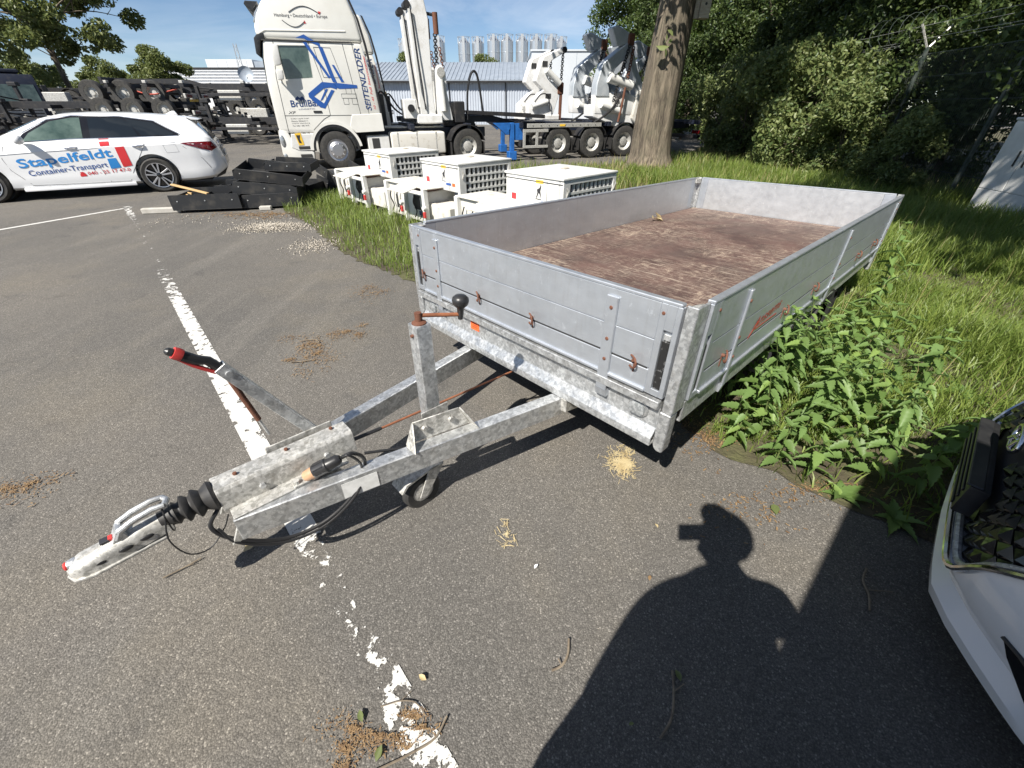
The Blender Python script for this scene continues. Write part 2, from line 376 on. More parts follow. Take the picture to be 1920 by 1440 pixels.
M['blue_p'] = pm('blue_paint', (0.02,0.13,0.42), 0.4, 0, (0.015,0.09,0.30), 9)
M['tailred'] = pm('tail_lamp_red', (0.22,0.008,0.012), 0.1, 0, (0.10,0.004,0.008), 12, coat=0.8)
M['ink_blue'] = pm('blue_print', (0.02,0.085,0.32), 0.4)
M['ink_navy'] = pm('navy_print', (0.02,0.05,0.16), 0.4)
M['ink_cyan'] = pm('bright_blue_print', (0.03,0.23,0.58), 0.4)
M['ink_red'] = pm('signal_red_print', (0.60,0.035,0.04), 0.4)
M['yellow'] = pm('yellow_label', (0.75,0.48,0.05), 0.5)
M['wood'] = pm('fresh_timber', (0.58,0.40,0.19), 0.7, 0, (0.48,0.31,0.14), 6, stretch=(1,8,8))
M['wood_old'] = pm('grey_timber', (0.30,0.26,0.20), 0.85, 0, (0.40,0.36,0.29), 8, stretch=(1,8,8))
M['concrete'] = pm('concrete', (0.36,0.34,0.30), 0.9, 0, (0.45,0.43,0.39), 7, bmp=(40,0.3,0.005))
M['black_tray'] = pm('black_powder_coat', (0.022,0.023,0.025), 0.42, 0.1, (0.06,0.056,0.05), 5, 0.5, 0.75, bmp=(60,0.08,0.003))
# ------------------------------------------------------------------ setting: ground, verge, painted lines
g = MB().add([(-160,-60,0),(160,-60,0),(160,220,0),(-160,220,0)], [(0,1,2,3)]).build('ground', M['asphalt']); tag(g, 'worn grey asphalt of the lorry yard and parking bays', kind='structure')
VERGE = [(-4.5,8.7),(-4.15,7.95),(-3.5,7.2),(-2.9,6.4),(-2.3,5.5),(-1.75,4.9),(-1.1,4.35),(-.4,3.6),(.2,3.0),(.7,2.3),(1.05,1.88),(1.2,1.62),(1.42,1.43),(1.66,1.24),(1.95,1.0),(2.4,.6),
         (4,-.8),(9,-5),(30,-5),(45,30),(30,60),(14,34),(8.6,21),(6.2,17.0),(3.6,15.4),(1.5,14.0),(-.5,12.6),(-2.5,10.7),(-3.9,9.7)]
def jag(poly, amp, step, rng):
    o = []
    for i in range(len(poly)):
        a = np.array(poly[i]); b = np.array(poly[(i+1)%len(poly)]); L = np.linalg.norm(b-a); n = max(1, min(60, int(L/step)))
        for k in range(n): o.append(tuple(a+(b-a)*k/n + rng.normal(0, amp, 2)))
    return o
rng = np.random.default_rng(5)
vp = jag(VERGE, 0.03, 0.07, rng)
tag(MB().add([(x,y,0.006) for x,y in vp], [tuple(range(len(vp)))]).build('grass_verge', M['soil']), 'bare brown soil of the overgrown verge', kind='structure')
def inside(px, py, poly):
    c = np.zeros(len(px), bool); n = len(poly)
    for i in range(n):
        x0,y0 = poly[i]; x1,y1 = poly[(i+1)%n]
        k = ((y0 > py) != (y1 > py)) & (px < (x1-x0)*(py-y0)/(y1-y0+1e-12)+x0); c ^= k
    return c
def strip_line(name, p0, p1, wd, wearfn, label):
    p0 = Vector((*p0,0.004)); p1 = Vector((*p1,0.004)); d = p1-p0; L = d.length; d.normalize(); nrm = Vector((-d.y,d.x,0))
    n = int(L/0.05); mb = MB(); rows = []; wr = []
    for i in range(n+1):
        t = i/n*L
        for k in range(5):
            o = (k/4-.5)*wd*1.06; rows.append(p0+d*t+nrm*o); wr.append(wearfn(t, k/4))
    fs = [(i*5+k,(i+1)*5+k,(i+1)*5+k+1,i*5+k+1) for i in range(n) for k in range(4)]
    me = MB().add(rows, fs).mesh(name)
    a = me.attributes.new('wear', 'FLOAT', 'POINT'); a.data.foreach_set('value', wr)
    o = link(name, me, M['paint']); tag(o, label, kind='structure'); return o
def pw(pts):
    xs, ys = zip(*pts); return lambda t: float(np.interp(t, xs, ys))
wl = pw([(0,.55),(.25,.555),(.40,.59),(.55,.64),(.75,.665),(1.0,.69),(1.15,.60),(1.22,.46),(1.6,.465),(2.4,.49),(3.6,.52),(4.6,.50),(5.2,.60),(6.2,.72),(8.0,.75),(9.3,.72),(9.9,.60),(10.7,.58)])
strip_line('parking_line', (-.13,.245), (-7.35,8.35), .105, lambda t, k: wl(t)+ (0.07 if k in (0,1) else 0)+(0.05*k if t<1.1 else 0), 'flaking white bay line crossing under the trailer drawbar')
wl2 = pw([(0,.55),(.6,.42),(6,.40)])
strip_line('parking_line', (-7.2,8.3), (-9.4,3.2), .085, lambda t, k: wl2(t)+(0.1 if k in (0,1) else 0), 'thin white bay line running past the estate car')

# ------------------------------------------------------------------ flatbed trailer
TO = Vector((0.636,1.271,0.37)); TA = Vector((0.7321,0.6809,-0.0205)); TL = Vector((-0.6812,0.7318,-0.0210))
T = thing('flatbed_trailer', 'galvanised flatbed trailer with aluminium drop sides and worn brown deck', 'trailer', mat=frame(TO, TA, TL))
Lt, Wt, TOP, DK = 3.86, 1.885, 0.665, 0.335
CV = 0.945
def board(name, axis, pos, thick, a0, a1, w0, w1, inward, straps, rings, label, groove_shade=True):
    """axis 'v' = board across (front/rear), 'u' = along the side. pos = outer face, thick towards the inside (signed)"""
    def P(a, d, wz): return (pos+d*thick, a, wz) if axis == 'v' else (a, pos+d*thick, wz)
    sg = 1 if thick > 0 else -1
    def bx(name, mat, parent, a_0, a_1, d0, d1, wz0, wz1, bevel=0.003, **k):
        x = [P(a_0, d0, wz0), P(a_1, d1, wz1)]; lo = [min(x[0][i],x[1][i]) for i in range(3)]; hi = [max(x[0][i],x[1][i]) for i in range(3)]
        return bxo(name, mat, parent, lo[0],hi[0],lo[1],hi[1],lo[2],hi[2], bevel, **k)
    ep = 0.082
    core = bx(name, M['alu'], T, a0+ep, a1-ep, .22, .62, w0+.012, w1-.02, 0, label=label)          # inner web of the board
    g0 = w0+0.105; s1 = w0+0.235
    for (z0,z1,d0) in ((w0+.012,g0-.004,.0),(g0+.005,s1-.0012,.0),(s1+.0012,w1-.014,.0)):
        bx('plank', M['alu'], core, a0+ep+.001, a1-ep-.001, d0, .25, z0, z1, 0.002)
    bx('inner_panel', M['alu_in'], core, a0+ep+.001, a1-ep-.001, .6, 1.0, w0+.01, w1-.012, 0.002)
    bx('top_rail', M['alu'], core, a0+.004, a1-.004, -.12, 1.06, w1-.013, w1, 0.003)
    bx('bottom_lip', M['alu'], core, a0+ep, a1-ep, -.38, .3, w0, w0+.014, 0.002)
    bx('groove_shade', M['seam'], core, a0+ep+.01, a1-ep-.01, .16, .24, g0-.004, g0+.005, 0)  # dark strip between the planks: the groove's shade put in as colour
    for e0, e1, near in ((a0, a0+ep, a0), (a1-ep, a1, a1)):
        c = bx('end_plate', M['alu'], core, e0, e1, .5, 1.0, w0, w1-.013, 0.002)
        s0, s1_ = (e0+.020, e0+.056) if near == a0 else (e1-.056, e1-.020)
        lo_, hi_ = w0+.028, w0+.285
        bx('end_frame', M['alu'], c, e0, s0, -.1, .5, w0, w1-.013, 0.0015); bx('end_frame', M['alu'], c, s1_, e1, -.1, .5, w0, w1-.013, 0.0015)
        bx('end_frame', M['alu'], c, s0, s1_, -.1, .5, w0, lo_, 0.001); bx('end_frame', M['alu'], c, s0, s1_, -.1, .5, hi_, w1-.013, 0.001)
        bx('latch', M['latch_blk'], c, s0+.002, s1_-.002, .12, .5, lo_+.002, hi_-.045, 0.003)
        bx('latch_tongue', M['galv'], c, s0+.004, s1_-.004, .22, .5, hi_-.043, hi_-.018, 0.002)
        rv = (s0+s1_)/2; out_d = -.1
        for zz in (w1-.05,):
            q = s1_+.012 if near == a0 else s0-.012
            p0 = P(q, out_d, zz); p1 = P(q, out_d-.14, zz)
            MB().cyl(p0, p1, .0075, .005, 10).build('rivet', M['rust'], c)
    for sa, swid in straps:
        st = bx('hinge_strap', M['alu'], T, sa-swid/2, sa+swid/2, -.42, -.02, w0-.075, w1-.042, 0.003)
        MB().prism([(w0-.075, 0),(w0-.115, .35),(w0-.115, 1.4),(w0-.075, 1.4)], sa-swid/2, sa+swid/2, lambda zz, dd, s: P(s, -.42+dd, zz)).build('strap_foot', M['alu'], st)
        for zz in (w1-.09, w0+.17, w0+.075):
            MB().cyl(P(sa, -.42, zz), P(sa, -.58, zz), .0085, .006, 10).build('rivet', M['rust'], st)
    for ra in rings:
        zz = g0+.012; r = 0.025
        pts = []
        for i in range(11):
            t = R(70+ i*22)
            pts.append(P(ra+.013+r*1.1*math.cos(t), -.35-.75*math.sin(R(i*18)), zz+r*math.sin(t)))
        ro = MB().tube(pts, .0044, 7)
        ro.cyl(P(ra+.010,.0,zz+.004), P(ra+.010,-.50,zz+.004), .0085, .0065, 10)
        ro.box(*[q for pr in zip([min(a,b) for a,b in zip(P(ra+.004,.05,zz-.05),P(ra+.010,-.12,zz))],[max(a,b) for a,b in zip(P(ra+.004,.05,zz-.05),P(ra+.010,-.12,zz))]) for q in pr])
        ro.build('tie_ring', M['rust'], T)
    return core
W0 = 0.262
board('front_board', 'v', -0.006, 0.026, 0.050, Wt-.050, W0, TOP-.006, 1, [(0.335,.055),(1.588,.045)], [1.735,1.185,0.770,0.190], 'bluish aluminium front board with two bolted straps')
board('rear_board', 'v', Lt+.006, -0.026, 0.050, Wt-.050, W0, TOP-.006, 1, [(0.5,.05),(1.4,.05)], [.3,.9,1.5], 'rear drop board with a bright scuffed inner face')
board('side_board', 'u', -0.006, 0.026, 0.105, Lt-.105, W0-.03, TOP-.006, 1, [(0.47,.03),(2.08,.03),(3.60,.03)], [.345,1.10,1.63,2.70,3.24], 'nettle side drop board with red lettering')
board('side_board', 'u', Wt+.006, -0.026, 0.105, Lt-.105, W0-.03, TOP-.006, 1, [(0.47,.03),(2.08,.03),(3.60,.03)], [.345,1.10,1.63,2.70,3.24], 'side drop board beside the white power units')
# corner posts: folded channel, lower leg runs below the frame
for (u0, v0, su, sv) in ((0,0,1,1),(0,Wt,1,-1),(Lt,0,-1,1),(Lt,Wt,-1,-1)):
    def X(a): return u0+su*a
    def Y(a): return v0+sv*a
    mb = MB()
    pl = [(0,0),(.095,0),(.095,.012),(.014,.012),(.014,.044),(0,.044)]
    mb.prism([(X(a),Y(b)) for a,b in pl], .20, TOP-.008, lambda a,b,d:(a,b,d))
    post = mb.build('corner_post', M['galv'], T, 0.003)
    MB().prism([(X(.012),Y(.012)),(X(.10),Y(.012)),(X(.10),Y(.03)),(X(.055),Y(.046)),(X(.012),Y(.046))], .60, TOP-.022, lambda a,b,d:(a,b,d)).build('post_socket', M['galv_dull'], post, 0.002)
    # lower leg with a rounded toe
    mb = MB()
    toe = [(.196,.002),(.196,.052),(.03,.052),(.008,.043),(-.002,.028),(.0,.006),(.01,.002)]
    mb.prism([(Y(b), z) for z, b in toe], X(.002), X(.058), lambda a,b,d:(d,a,b))
    mb.build('post_leg', M['galv'], post, 0.004)
# frame beams: front / rear folded profile, side rails
for u0, su in ((0,1),(Lt,-1)):
    prof = [(-.020,.248),(.06,.248),(.06,.20),(.026,.20),(.026,.095),(-.008,.055),(-.008,.028),(-.004,.028),(.05,.028),(.05,.02),(-.016,.02),(-.016,.058),(.018,.100),(.018,.212),(-.020,.212)]
    prof = [(u0+su*a, b) for a,b in prof]
    be = MB().prism(prof, .056, Wt-.056, lambda a,b,d:(a,d,b)).build('cross_beam', M['galv'], T, 0.002)
    bxo('beam_web', M['galv_dull'], be, min(u0+su*.030,u0+su*.036), max(u0+su*.030,u0+su*.036), .058, Wt-.058, .03, .199, 0)
for v0, sv in ((0,1),(Wt,-1)):
    prof = [(.0,.225),(.055,.225),(.055,.218),(.008,.218),(.008,.13),(.045,.13),(.045,.122),(.0,.122)]
    MB().prism([(v0+sv*a,b) for a,b in prof], .10, Lt-.10, lambda a,b,d:(d,a,b)).build('side_rail', M['galv'], T, 0.0015)
bxo('deck', M['ply'], T, .03, Lt-.03, .026, Wt-.026, DK-.02, DK, .002, label='worn brown plywood deck with pale scratches')
for v in (.46,.94,1.42): bxo('longitudinal_beam', M['galv_dull'], T, .06, Lt-.06, v-.03, v+.03, .14, DK-.022, .003)
for u in (.6,1.1,2.0,2.9,3.4): bxo('deck_bearer', M['galv_dull'], T, u-.025, u+.025, .06, Wt-.06, .20, DK-.023, 0)
# marker lamps, label, cable hole
for vv in (.150,1.697):
    mk = MB().prism([(vv-.045,.145),(vv-.03,.128),(vv+.03,.128),(vv+.045,.145),(vv+.045,.185),(vv+.03,.202),(vv-.03,.202),(vv-.045,.185)], .019, .004, lambda a,b,d:(d,a,b)).build('marker_lamp', M['galv'], T, .003)
    MB().prism([(vv-.036,.149),(vv-.025,.137),(vv+.025,.137),(vv+.036,.149),(vv+.036,.181),(vv+.025,.193),(vv-.025,.193),(vv-.036,.181)], .0035, -.010, lambda a,b,d:(d,a,b)).build('lens', M['lens'], mk, .004, 2)
bl = bxo('type_plate', M['orange_lab'], T, .0145, .0175, 1.240, 1.315, .138, .188, 0, label='orange sticker on the front beam')
for i in range(3): bxo('print_line', M['ink_dark'], bl, .0132, .0142, 1.252, 1.300-.012*(i%2), .155+.012*i, .158+.012*i, 0)
# red maker lettering on the nettle side
lettering('lettering', 'Anssems', .050, .345, lambda x,y:(.665+x, -.0078, .372+y+x*.075), M['logo_red'], T, shear=.35, off=.01)
bxo('lettering_underline', M['logo_red'], T, .70, .98, -.0082, -.0074, .362, .368, 0)
MB().prism([(.63,.335),(.70,.40),(.73,.40),(.66,.345)], -.0082, -.0074, lambda a,b,d:(a,d,b)).build('lettering_swash', M['logo_red'], T)
# axles, wheels, mudguards
def wheel_mesh(r, wd, rim_r):
    mb = MB(); mb.lathe([(rim_r,-wd/2+.012),(r-.03,-wd/2),(r-.008,-wd/2+.025),(r,-wd/2+.05),(r,wd/2-.05),(r-.008,wd/2-.025),(r-.03,wd/2),(rim_r,wd/2-.012)], (0,0,0),(0,1,0),28,caps=False); return mb
for u in (1.62,2.32):
    bxo('axle', M['galv_dull'], T, u-.04, u+.04, .12, Wt-.12, -.10, -.02, .005)
    for v in (.075, Wt-.075):
        tm = wheel_mesh(.285,.155,.17).build('wheel', M['tyre'], T); tm.location = (u, v, -.09)
        rm = MB().lathe([(.172,-.06),(.165,.0),(.10,.02),(.06,.05),(.055,.07),(.0,.072)], (0,0,0),(0,-1 if v<1 else 1,0),24).build('rim', M['chassis'], tm)
for v in (0.0, Wt-.17):
    mb = MB(); pts = [(-.72,-.12),(-.70,.04),(-.60,.10),(.60,.10),(.70,.04),(.72,-.12)]
    rows = [[(1.97+a, v, b) for a,b in pts],[(1.97+a, v+.17, b) for a,b in pts]]
    mb.grid(rows); mb.grid([[(x,y,z-.006) for x,y,z in r] for r in rows]); mb.build('mudguard', M['plastic'], T)
# ---- drawbar
def beam_between(a, b, wd, ht, name, mat, parent, bev=.004):
    a = Vector(a); b = Vector(b); d = (b-a); L = d.length; m = frame(a, d)
    return MB().box(0, L, -wd/2, wd/2, -ht, 0, m).build(name, mat, parent, bev)
zt = .018
bxo('drawbar_bracket', M['galv_dull'], T, -.012, .4, .52, .60, -.06, .018, .003)
for vf, vb in ((.862,.575),(1.030,1.325)):
    beam_between((-1.42,vf,zt),(0.9,vb+(vb-vf)*(.85/1.42),zt), .062, .105, 'drawbar_arm', M['galv'], T)
lab = MB().box(-.14,0,-.0325,-.0318,-.095,-.018, frame((-.93,.862+(.575-.862)*(.49/1.42)-.0,zt), (1,-.2021,0))).build('white_sticker', M['white_lab'], T)
# overrun housing: folded hat profile over the joined arms
hp = [(-.054,.0),(-.050,.086),(-.040,.098),(.040,.098),(.050,.086),(.054,.0),(.048,.0),(.044,.082),(.036,.092),(-.036,.092),(-.044,.082),(-.048,.0)]
hs = MB().prism([(CV+a, b+.018) for a,b in hp], -1.435, -.94, lambda a,b,d:(d,a,b)).build('overrun_housing', M['galv_dull'], T, .0015, ang=22)
for vv in (-.052-.031, .052+.031): bxo('flange', M['galv_dull'], hs, -1.42, -1.0, CV+vv-.03, CV+vv+.03, .0185, .026, .002)
MB().prism([(-1.46,-.10),(-1.40,.018),(-1.05,.018),(-1.02,-.02),(-1.25,-.105)], CV-.10, CV-.09, lambda a,b,d:(a,d,b)).build('side_gusset', M['galv_dull'], hs, .002)
MB().prism([(-1.46,-.10),(-1.40,.018),(-1.05,.018),(-1.02,-.02),(-1.25,-.105)], CV+.10, CV+.09, lambda a,b,d:(a,d,b)).build('side_gusset', M['galv_dull'], hs, .002)
for uu, vv in ((-1.36,0),(-1.18,.01),(-1.0,.02)):
    MB().cyl((uu,CV+vv,.119),(uu,CV+vv,.126),.008,.007,6).build('bolt', M['rust'], hs)
for uu in (-1.30,-1.06): MB().cyl((uu,CV-.050,.06),(uu,CV-.063,.06),.012,.011,6).build('bolt', M['galv'], hs)
# rubber bellows
ax0 = Vector((-1.435,CV,.072)); ax1 = Vector((-1.575,CV,.068))
prof = [(.058,0),(.066,.012),(.048,.036),(.044,.040),(.060,.056),(.062,.062),(.042,.072),(.040,.076),(.056,.090),(.057,.096),(.038,.104),(.037,.110),(.048,.120),(.043,.128),(.036,.15),(.034,.165)]
prof = [(r_*.86, h_) for r_, h_ in prof]
MB().lathe(prof, ax0, ax1-ax0, 26).build('bellows', M['rubber'], T, ang=60)
# coupling head: lofted hood, socket flange, lock handle, red markers
secs = [(-1.575,.030,.032,.075,-.030),(-1.62,.030,.031,.07,-.032),(-1.67,.032,.029,.066,-.034),(-1.72,.037,.027,.062,-.034),(-1.77,.041,.026,.058,-.034),(-1.805,.040,.024,.055,-.034),(-1.828,.032,.018,.050,-.034),(-1.842,.016,.010,.042,-.03)]
rows = []
for u,hw,hh,zc,zb in secs:
    ring = []
    for i in range(15):
        t = math.pi*i/14; ring.append((u, CV+hw*math.cos(t), zc-.02+ (hh+.012)*math.sin(t)**.8))
    ring = [(u,CV+hw*1.0,zc+zb-.012)] + ring + [(u,CV-hw*1.0,zc+zb-.012)]
    rows.append(ring)
mb = MB(); mb.grid(rows, closed=True); mb.add(rows[0], [tuple(range(17))]); mb.add(rows[-1], [tuple(range(17))])
hd = mb.build('coupling_head', M['galv_dull'], T, ang=50)
fl = [(-1.60,.033),(-1.72,.044),(-1.79,.050),(-1.835,.038),(-1.852,.0),(-1.835,-.038),(-1.79,-.050),(-1.72,-.044),(-1.60,-.033)]
MB().prism([(a,CV+b) for a,b in fl], .008, .018, lambda a,b,d:(a,b,d)).build('socket_flange', M['galv_dull'], hd, .004, 2)
for uu, zz in ((-1.645,.056),(-1.70,.054),(-1.765,.046)):
    MB().ellipsoid((uu,CV-.0365+(.006 if uu>-1.7 else 0),zz-.006),(.019,.005,.009)).build('hood_dimple', M['chassis'], hd)
MB().lathe([(.0,0),(.017,0),(.019,.008),(.016,.018),(.014,.024)],(-1.812,CV+.004,.050),(-1,0,.12),16).build('tip_boss', M['galv'], hd)
MB().lathe([(.0135,0),(.0135,.004),(.010,.008)],(-1.8358,CV+.004,.0529),(-1,0,.12),14).build('red_cap', M['red_pl'], hd)
bxo('indicator_window', M['ink_dark'], hd, -1.748,-1.725, CV-.010, CV+.014, .080, .0885, .001)
bxo('red_indicator', M['red_pl'], hd, -1.727,-1.716, CV-.008, CV+.012, .080, .090, .001)
# U-shaped lock handle
for vv in (-.016,.030):
    MB().tube([(-1.705,CV+vv,.082),(-1.69,CV+vv,.108),(-1.65,CV+vv,.124),(-1.60,CV+vv,.134),(-1.568,CV+vv,.130)],[.011,.0105,.010,.0095,.009],10).build('lock_handle', M['galv'], hd)
MB().tube([(-1.568,CV-.016,.130),(-1.558,CV+.008,.131),(-1.568,CV+.030,.130)],.009,10).build('handle_crossbar', M['galv'], hd)
MB().prism([(-1.725,.072),(-1.70,.112),(-1.685,.112),(-1.68,.072)], CV-.024, CV+.036, lambda a,b,d:(a,d,b)).build('handle_root', M['galv'], hd, .006, 2)
# hand brake lever with gas strut
hv = CV+.088
p0, p1, p2 = Vector((-1.045,hv,.085)), Vector((-1.268,hv,.495)), Vector((-1.362,hv,.580))
lv = MB(); m = frame(p0, p1-p0, (0,1,0)); Ll = (p1-p0).length
lv.box(0, Ll, -.018, .018, -.022, -.017, m); lv.box(0, Ll, -.018, -.014, -.017, .020, m); lv.box(0, Ll, .014, .018, -.017, .020, m)
lv = lv.build('brake_lever', M['galv'], T, .0015)
MB().tube([p1-(p1-p0).normalized()*.03, p1+Vector((-.02,0,.03)), p1.lerp(p2,.5), p2],[.017,.016,.017,.018],10).build('lever_grip', M['plastic'], lv)
MB().tube([p1+Vector((-.012,0,-.018)), p1.lerp(p2,.5)+Vector((-.012,0,-.017)), p2+Vector((-.002,0,-.014))],.0075,8).build('grip_trigger', M['red_pl'], lv)
MB().lathe([(.0195,-.012),(.021,0),(.0195,.012)], p2+Vector((.008,0,-.006)), p2-p1, 14).build('grip_ring', M['red_pl'], lv)
MB().lathe([(.014,0),(.012,.012),(.006,.018)], p2+Vector((-.004,0,.004)), p2-p1, 12).build('grip_button', M['plastic'], lv)
MB().cyl(p1+Vector((.02,-.024,-.03)), p1+Vector((.02,.024,-.03)), .011, n=12).build('pivot_pin', M['galv'], lv)
s0 = p1+Vector((.015,-.0,-.05)); s1 = Vector((-1.205,hv,.165))
gs = MB().cyl(s0, s0.lerp(s1,.72), .0105, n=12).build('gas_strut', M['rust'], T)
MB().cyl(s0.lerp(s1,.70), s1, .005, n=10).build('strut_rod', M['galv'], gs)
bxo('lever_bracket', M['galv_dull'], T, -1.24,-.98, CV+.066, CV+.072, .02, .125, .003)
# brake rod to the axle
MB().tube([(-.98,CV,.03),(-.5,CV,.012),(.02,CV,-.006),(1.4,CV,-.02)], .0055, 8).build('brake_rod', M['rust_rod'], T)
MB().tube([(-.93,CV,.032),(-.80,CV,.024)], .0085, 8).build('rod_sleeve', M['plastic'], T)
# jockey wheel: square mast, bracket on the nettle-side arm, crank and caster
JU, JV = -.600, .835
jm = bxo('jockey_mast', M['galv'], T, JU-.034, JU+.034, JV-.034, JV+.034, .0, .515, .007, seg=2)
bxo('mast_insert', M['galv_dull'], jm, JU-.027, JU+.027, JV-.027, JV+.027, -.17, .0, .004)
MB().lathe([(.030,0),(.030,.004),(.020,.010),(.012,.012)], (JU,JV,.515),(0,0,1),16).build('mast_cap', M['rust'], jm)
ck = MB().cyl((JU,JV,.525),(JU,JV,.560),.015,.015,12).build('crank_hub', M['rust'], jm)
e = Vector((JU+.165,JV-.055,.522))
MB().tube([(JU,JV,.546),(JU+.02,JV-.006,.545),e],.0085,10).build('crank_arm', M['rust_rod'], jm)
MB().lathe([(.010,-.02),(.013,.0),(.015,.028),(.022,.036),(.032,.046),(.035,.060),(.033,.072),(.022,.082),(.006,.085)], e, (.05,-.05,1), 18).build('crank_knob', M['plastic'], jm, ang=60)
MB().cyl((JU-.034,JV,.47),(JU-.044,JV,.47),.007,n=8).build('bolt', M['rust'], jm)
# folded bracket carrying the mast
va = .575+(.862-.575)*(.6/1.42)          # arm centre line at the bracket
bk = MB()
bk.prism([(-.775,.020),(-.735,.125),(-.525,.125),(-.475,.020)], va+.036, va+.042, lambda a,b,d:(a,d+(-a-.6)*.2021,b))
for uu, uw in ((-.735,-.775),(-.525,-.475)):
    sgn = -1 if uw < uu else 1
    bk.prism([(0,.02),(0,.125),(-.012,.125),(-.075,.02)], uu, uu+sgn*.006, lambda a,b,d:(d+ (uw-uu)*(.125-b)/.105, va+.038+a+(-uu-.6)*.2021, b))
bk = bk.build('mast_bracket', M['galv_dull'], T, .002)
for uu in (-.69,-.57): MB().cyl((uu,va+.034+(-uu-.6)*.2,.083),(uu,va+.020+(-uu-.6)*.2,.083),.014,.013,6).build('bolt', M['galv_dull'], bk)
bxo('clamp_plate', M['galv_dull'], bk, JU-.07, JU+.07, JV-.04, JV-.036, .03, .12, .002)
JW = JU-.05
cw = MB().lathe([(.055,-.033),(.085,-.035),(.095,-.025),(.097,0),(.095,.025),(.085,.035),(.055,.033)], (0,0,0),(0,1,0),24,caps=False).build('jockey_wheel', M['tyre'], T); cw.location = (JW-.085, JV-.045, -.285)
MB().lathe([(.056,-.030),(.02,-.036),(.02,.036),(.056,.030)],(0,0,0),(0,1,0),18).build('rim', M['galv_dull'], cw)
fk = MB(); JU_ = JU; JU = JW; JV += .03
fk.prism([(JU+.035,-.16),(JU-.05,-.16),(JU-.115,-.30),(JU-.075,-.31),(JU+.0,-.21)], JV-.122, JV-.116, lambda a,b,d:(a,d,b))
fk.prism([(JU+.035,-.16),(JU-.05,-.16),(JU-.115,-.30),(JU-.075,-.31),(JU+.0,-.21)], JV-.034, JV-.028, lambda a,b,d:(a,d,b))
fk.prism([(JU+.035,-.16),(JU-.06,-.16),(JU-.17,-.175),(JU-.20,-.215),(JU-.19,-.22),(JU-.16,-.19),(JU-.05,-.17)], JV-.122, JV-.028, lambda a,b,d:(a,d,b))
fk.build('caster_fork', M['galv_dull'], T, .002)
# plug in its parking holder and the loom
pd = Vector((.74,-.30,.28)).normalized(); pc = Vector((-1.17,CV-.098,.045))
pg = MB().lathe([(.016,0),(.020,.006),(.0235,.03),(.0245,.045)], pc, pd, 18).build('plug_holder', M['plug_pl'], T)
MB().lathe([(.026,.040),(.028,.046),(.0285,.085),(.030,.088),(.030,.094),(.024,.098),(.022,.135),(.019,.142),(.014,.150)], pc, pd, 18).build('plug', M['plastic'], pg)
for k in range(8):
    t = k*math.pi/4; u_ = pd.orthogonal().normalized(); v_ = pd.cross(u_); o_ = u_*math.cos(t)*.0285+v_*math.sin(t)*.0285
    MB().cyl(pc+pd*.047+o_, pc+pd*.086+o_, .0022, n=5).build('plug_rib', M['plastic'], pg)
bxo('holder_foot', M['galv_dull'], pg, -1.215,-1.155, CV-.115,CV-.085,.026,.034,.002)
MB().cyl((-1.20,CV-.10,.034),(-1.20,CV-.10,.048),.012,.011,10).build('bolt', M['galv_dull'], pg)
def bez(ps, n=10):
    o = []
    P = [Vector(p) for p in ps]; P = [P[0]*2-P[1]]+P+[P[-1]*2-P[-2]]
    for i in range(1, len(P)-2):
        for k in range(n):
            t = k/n; a,b,c,d = P[i-1:i+3]
            o.append(0.5*((2*b)+(c-a)*t+(2*a-5*b+4*c-d)*t*t+(3*b-a-3*c+d)*t**3))
    o.append(P[-2]); return o
pe = pc+pd*.145
MB().tube(bez([pe, pe+Vector((.05,-.02,.012)), (-.955,CV-.16,.03), (-1.02,CV-.19,-.06), (-1.16,CV-.165,-.155), (-1.31,CV-.13,-.165), (-1.44,CV-.09,-.09), (-1.49,CV-.06,-.01), (-1.45,CV-.03,.03)]), .0075, 8).build('loom_cable', M['cable'], T)
MB().tube(bez([pe+Vector((0,.004,0)), pe+Vector((.03,-.03,.02)), (-.975,CV-.17,.02), (-1.03,CV-.20,-.07), (-1.17,CV-.175,-.165), (-1.32,CV-.135,-.175), (-1.44,CV-.10,-.10), (-1.475,CV-.07,-.02)]), .0055, 8).build('loom_cable', M['cable'], T)
MB().tube(bez([(-1.58,CV-.04,.10),(-1.60,CV-.06,.02),(-1.575,CV-.075,-.06),(-1.52,CV-.07,-.085),(-1.46,CV-.06,-.04),(-1.43,CV-.06,.01)]), .0026, 6).build('breakaway_cable', M['cable'], T)
MB().tube(bez([(-1.58,CV-.04,.10),(-1.578,CV+.0,.122),(-1.58,CV+.04,.10),(-1.58,CV+.04,.03),(-1.58,CV,.01),(-1.58,CV-.04,.04),(-1.58,CV-.04,.10)]), .0026, 6).build('breakaway_cable', M['cable'], T)
MB().tube(bez([(-.93,CV-.10,.02),(-.6,CV-.22,-.03),(-.2,CV-.34,-.04),(.3,CV-.4,.0)]), .006, 6).build('loom_cable', M['cable'], T)
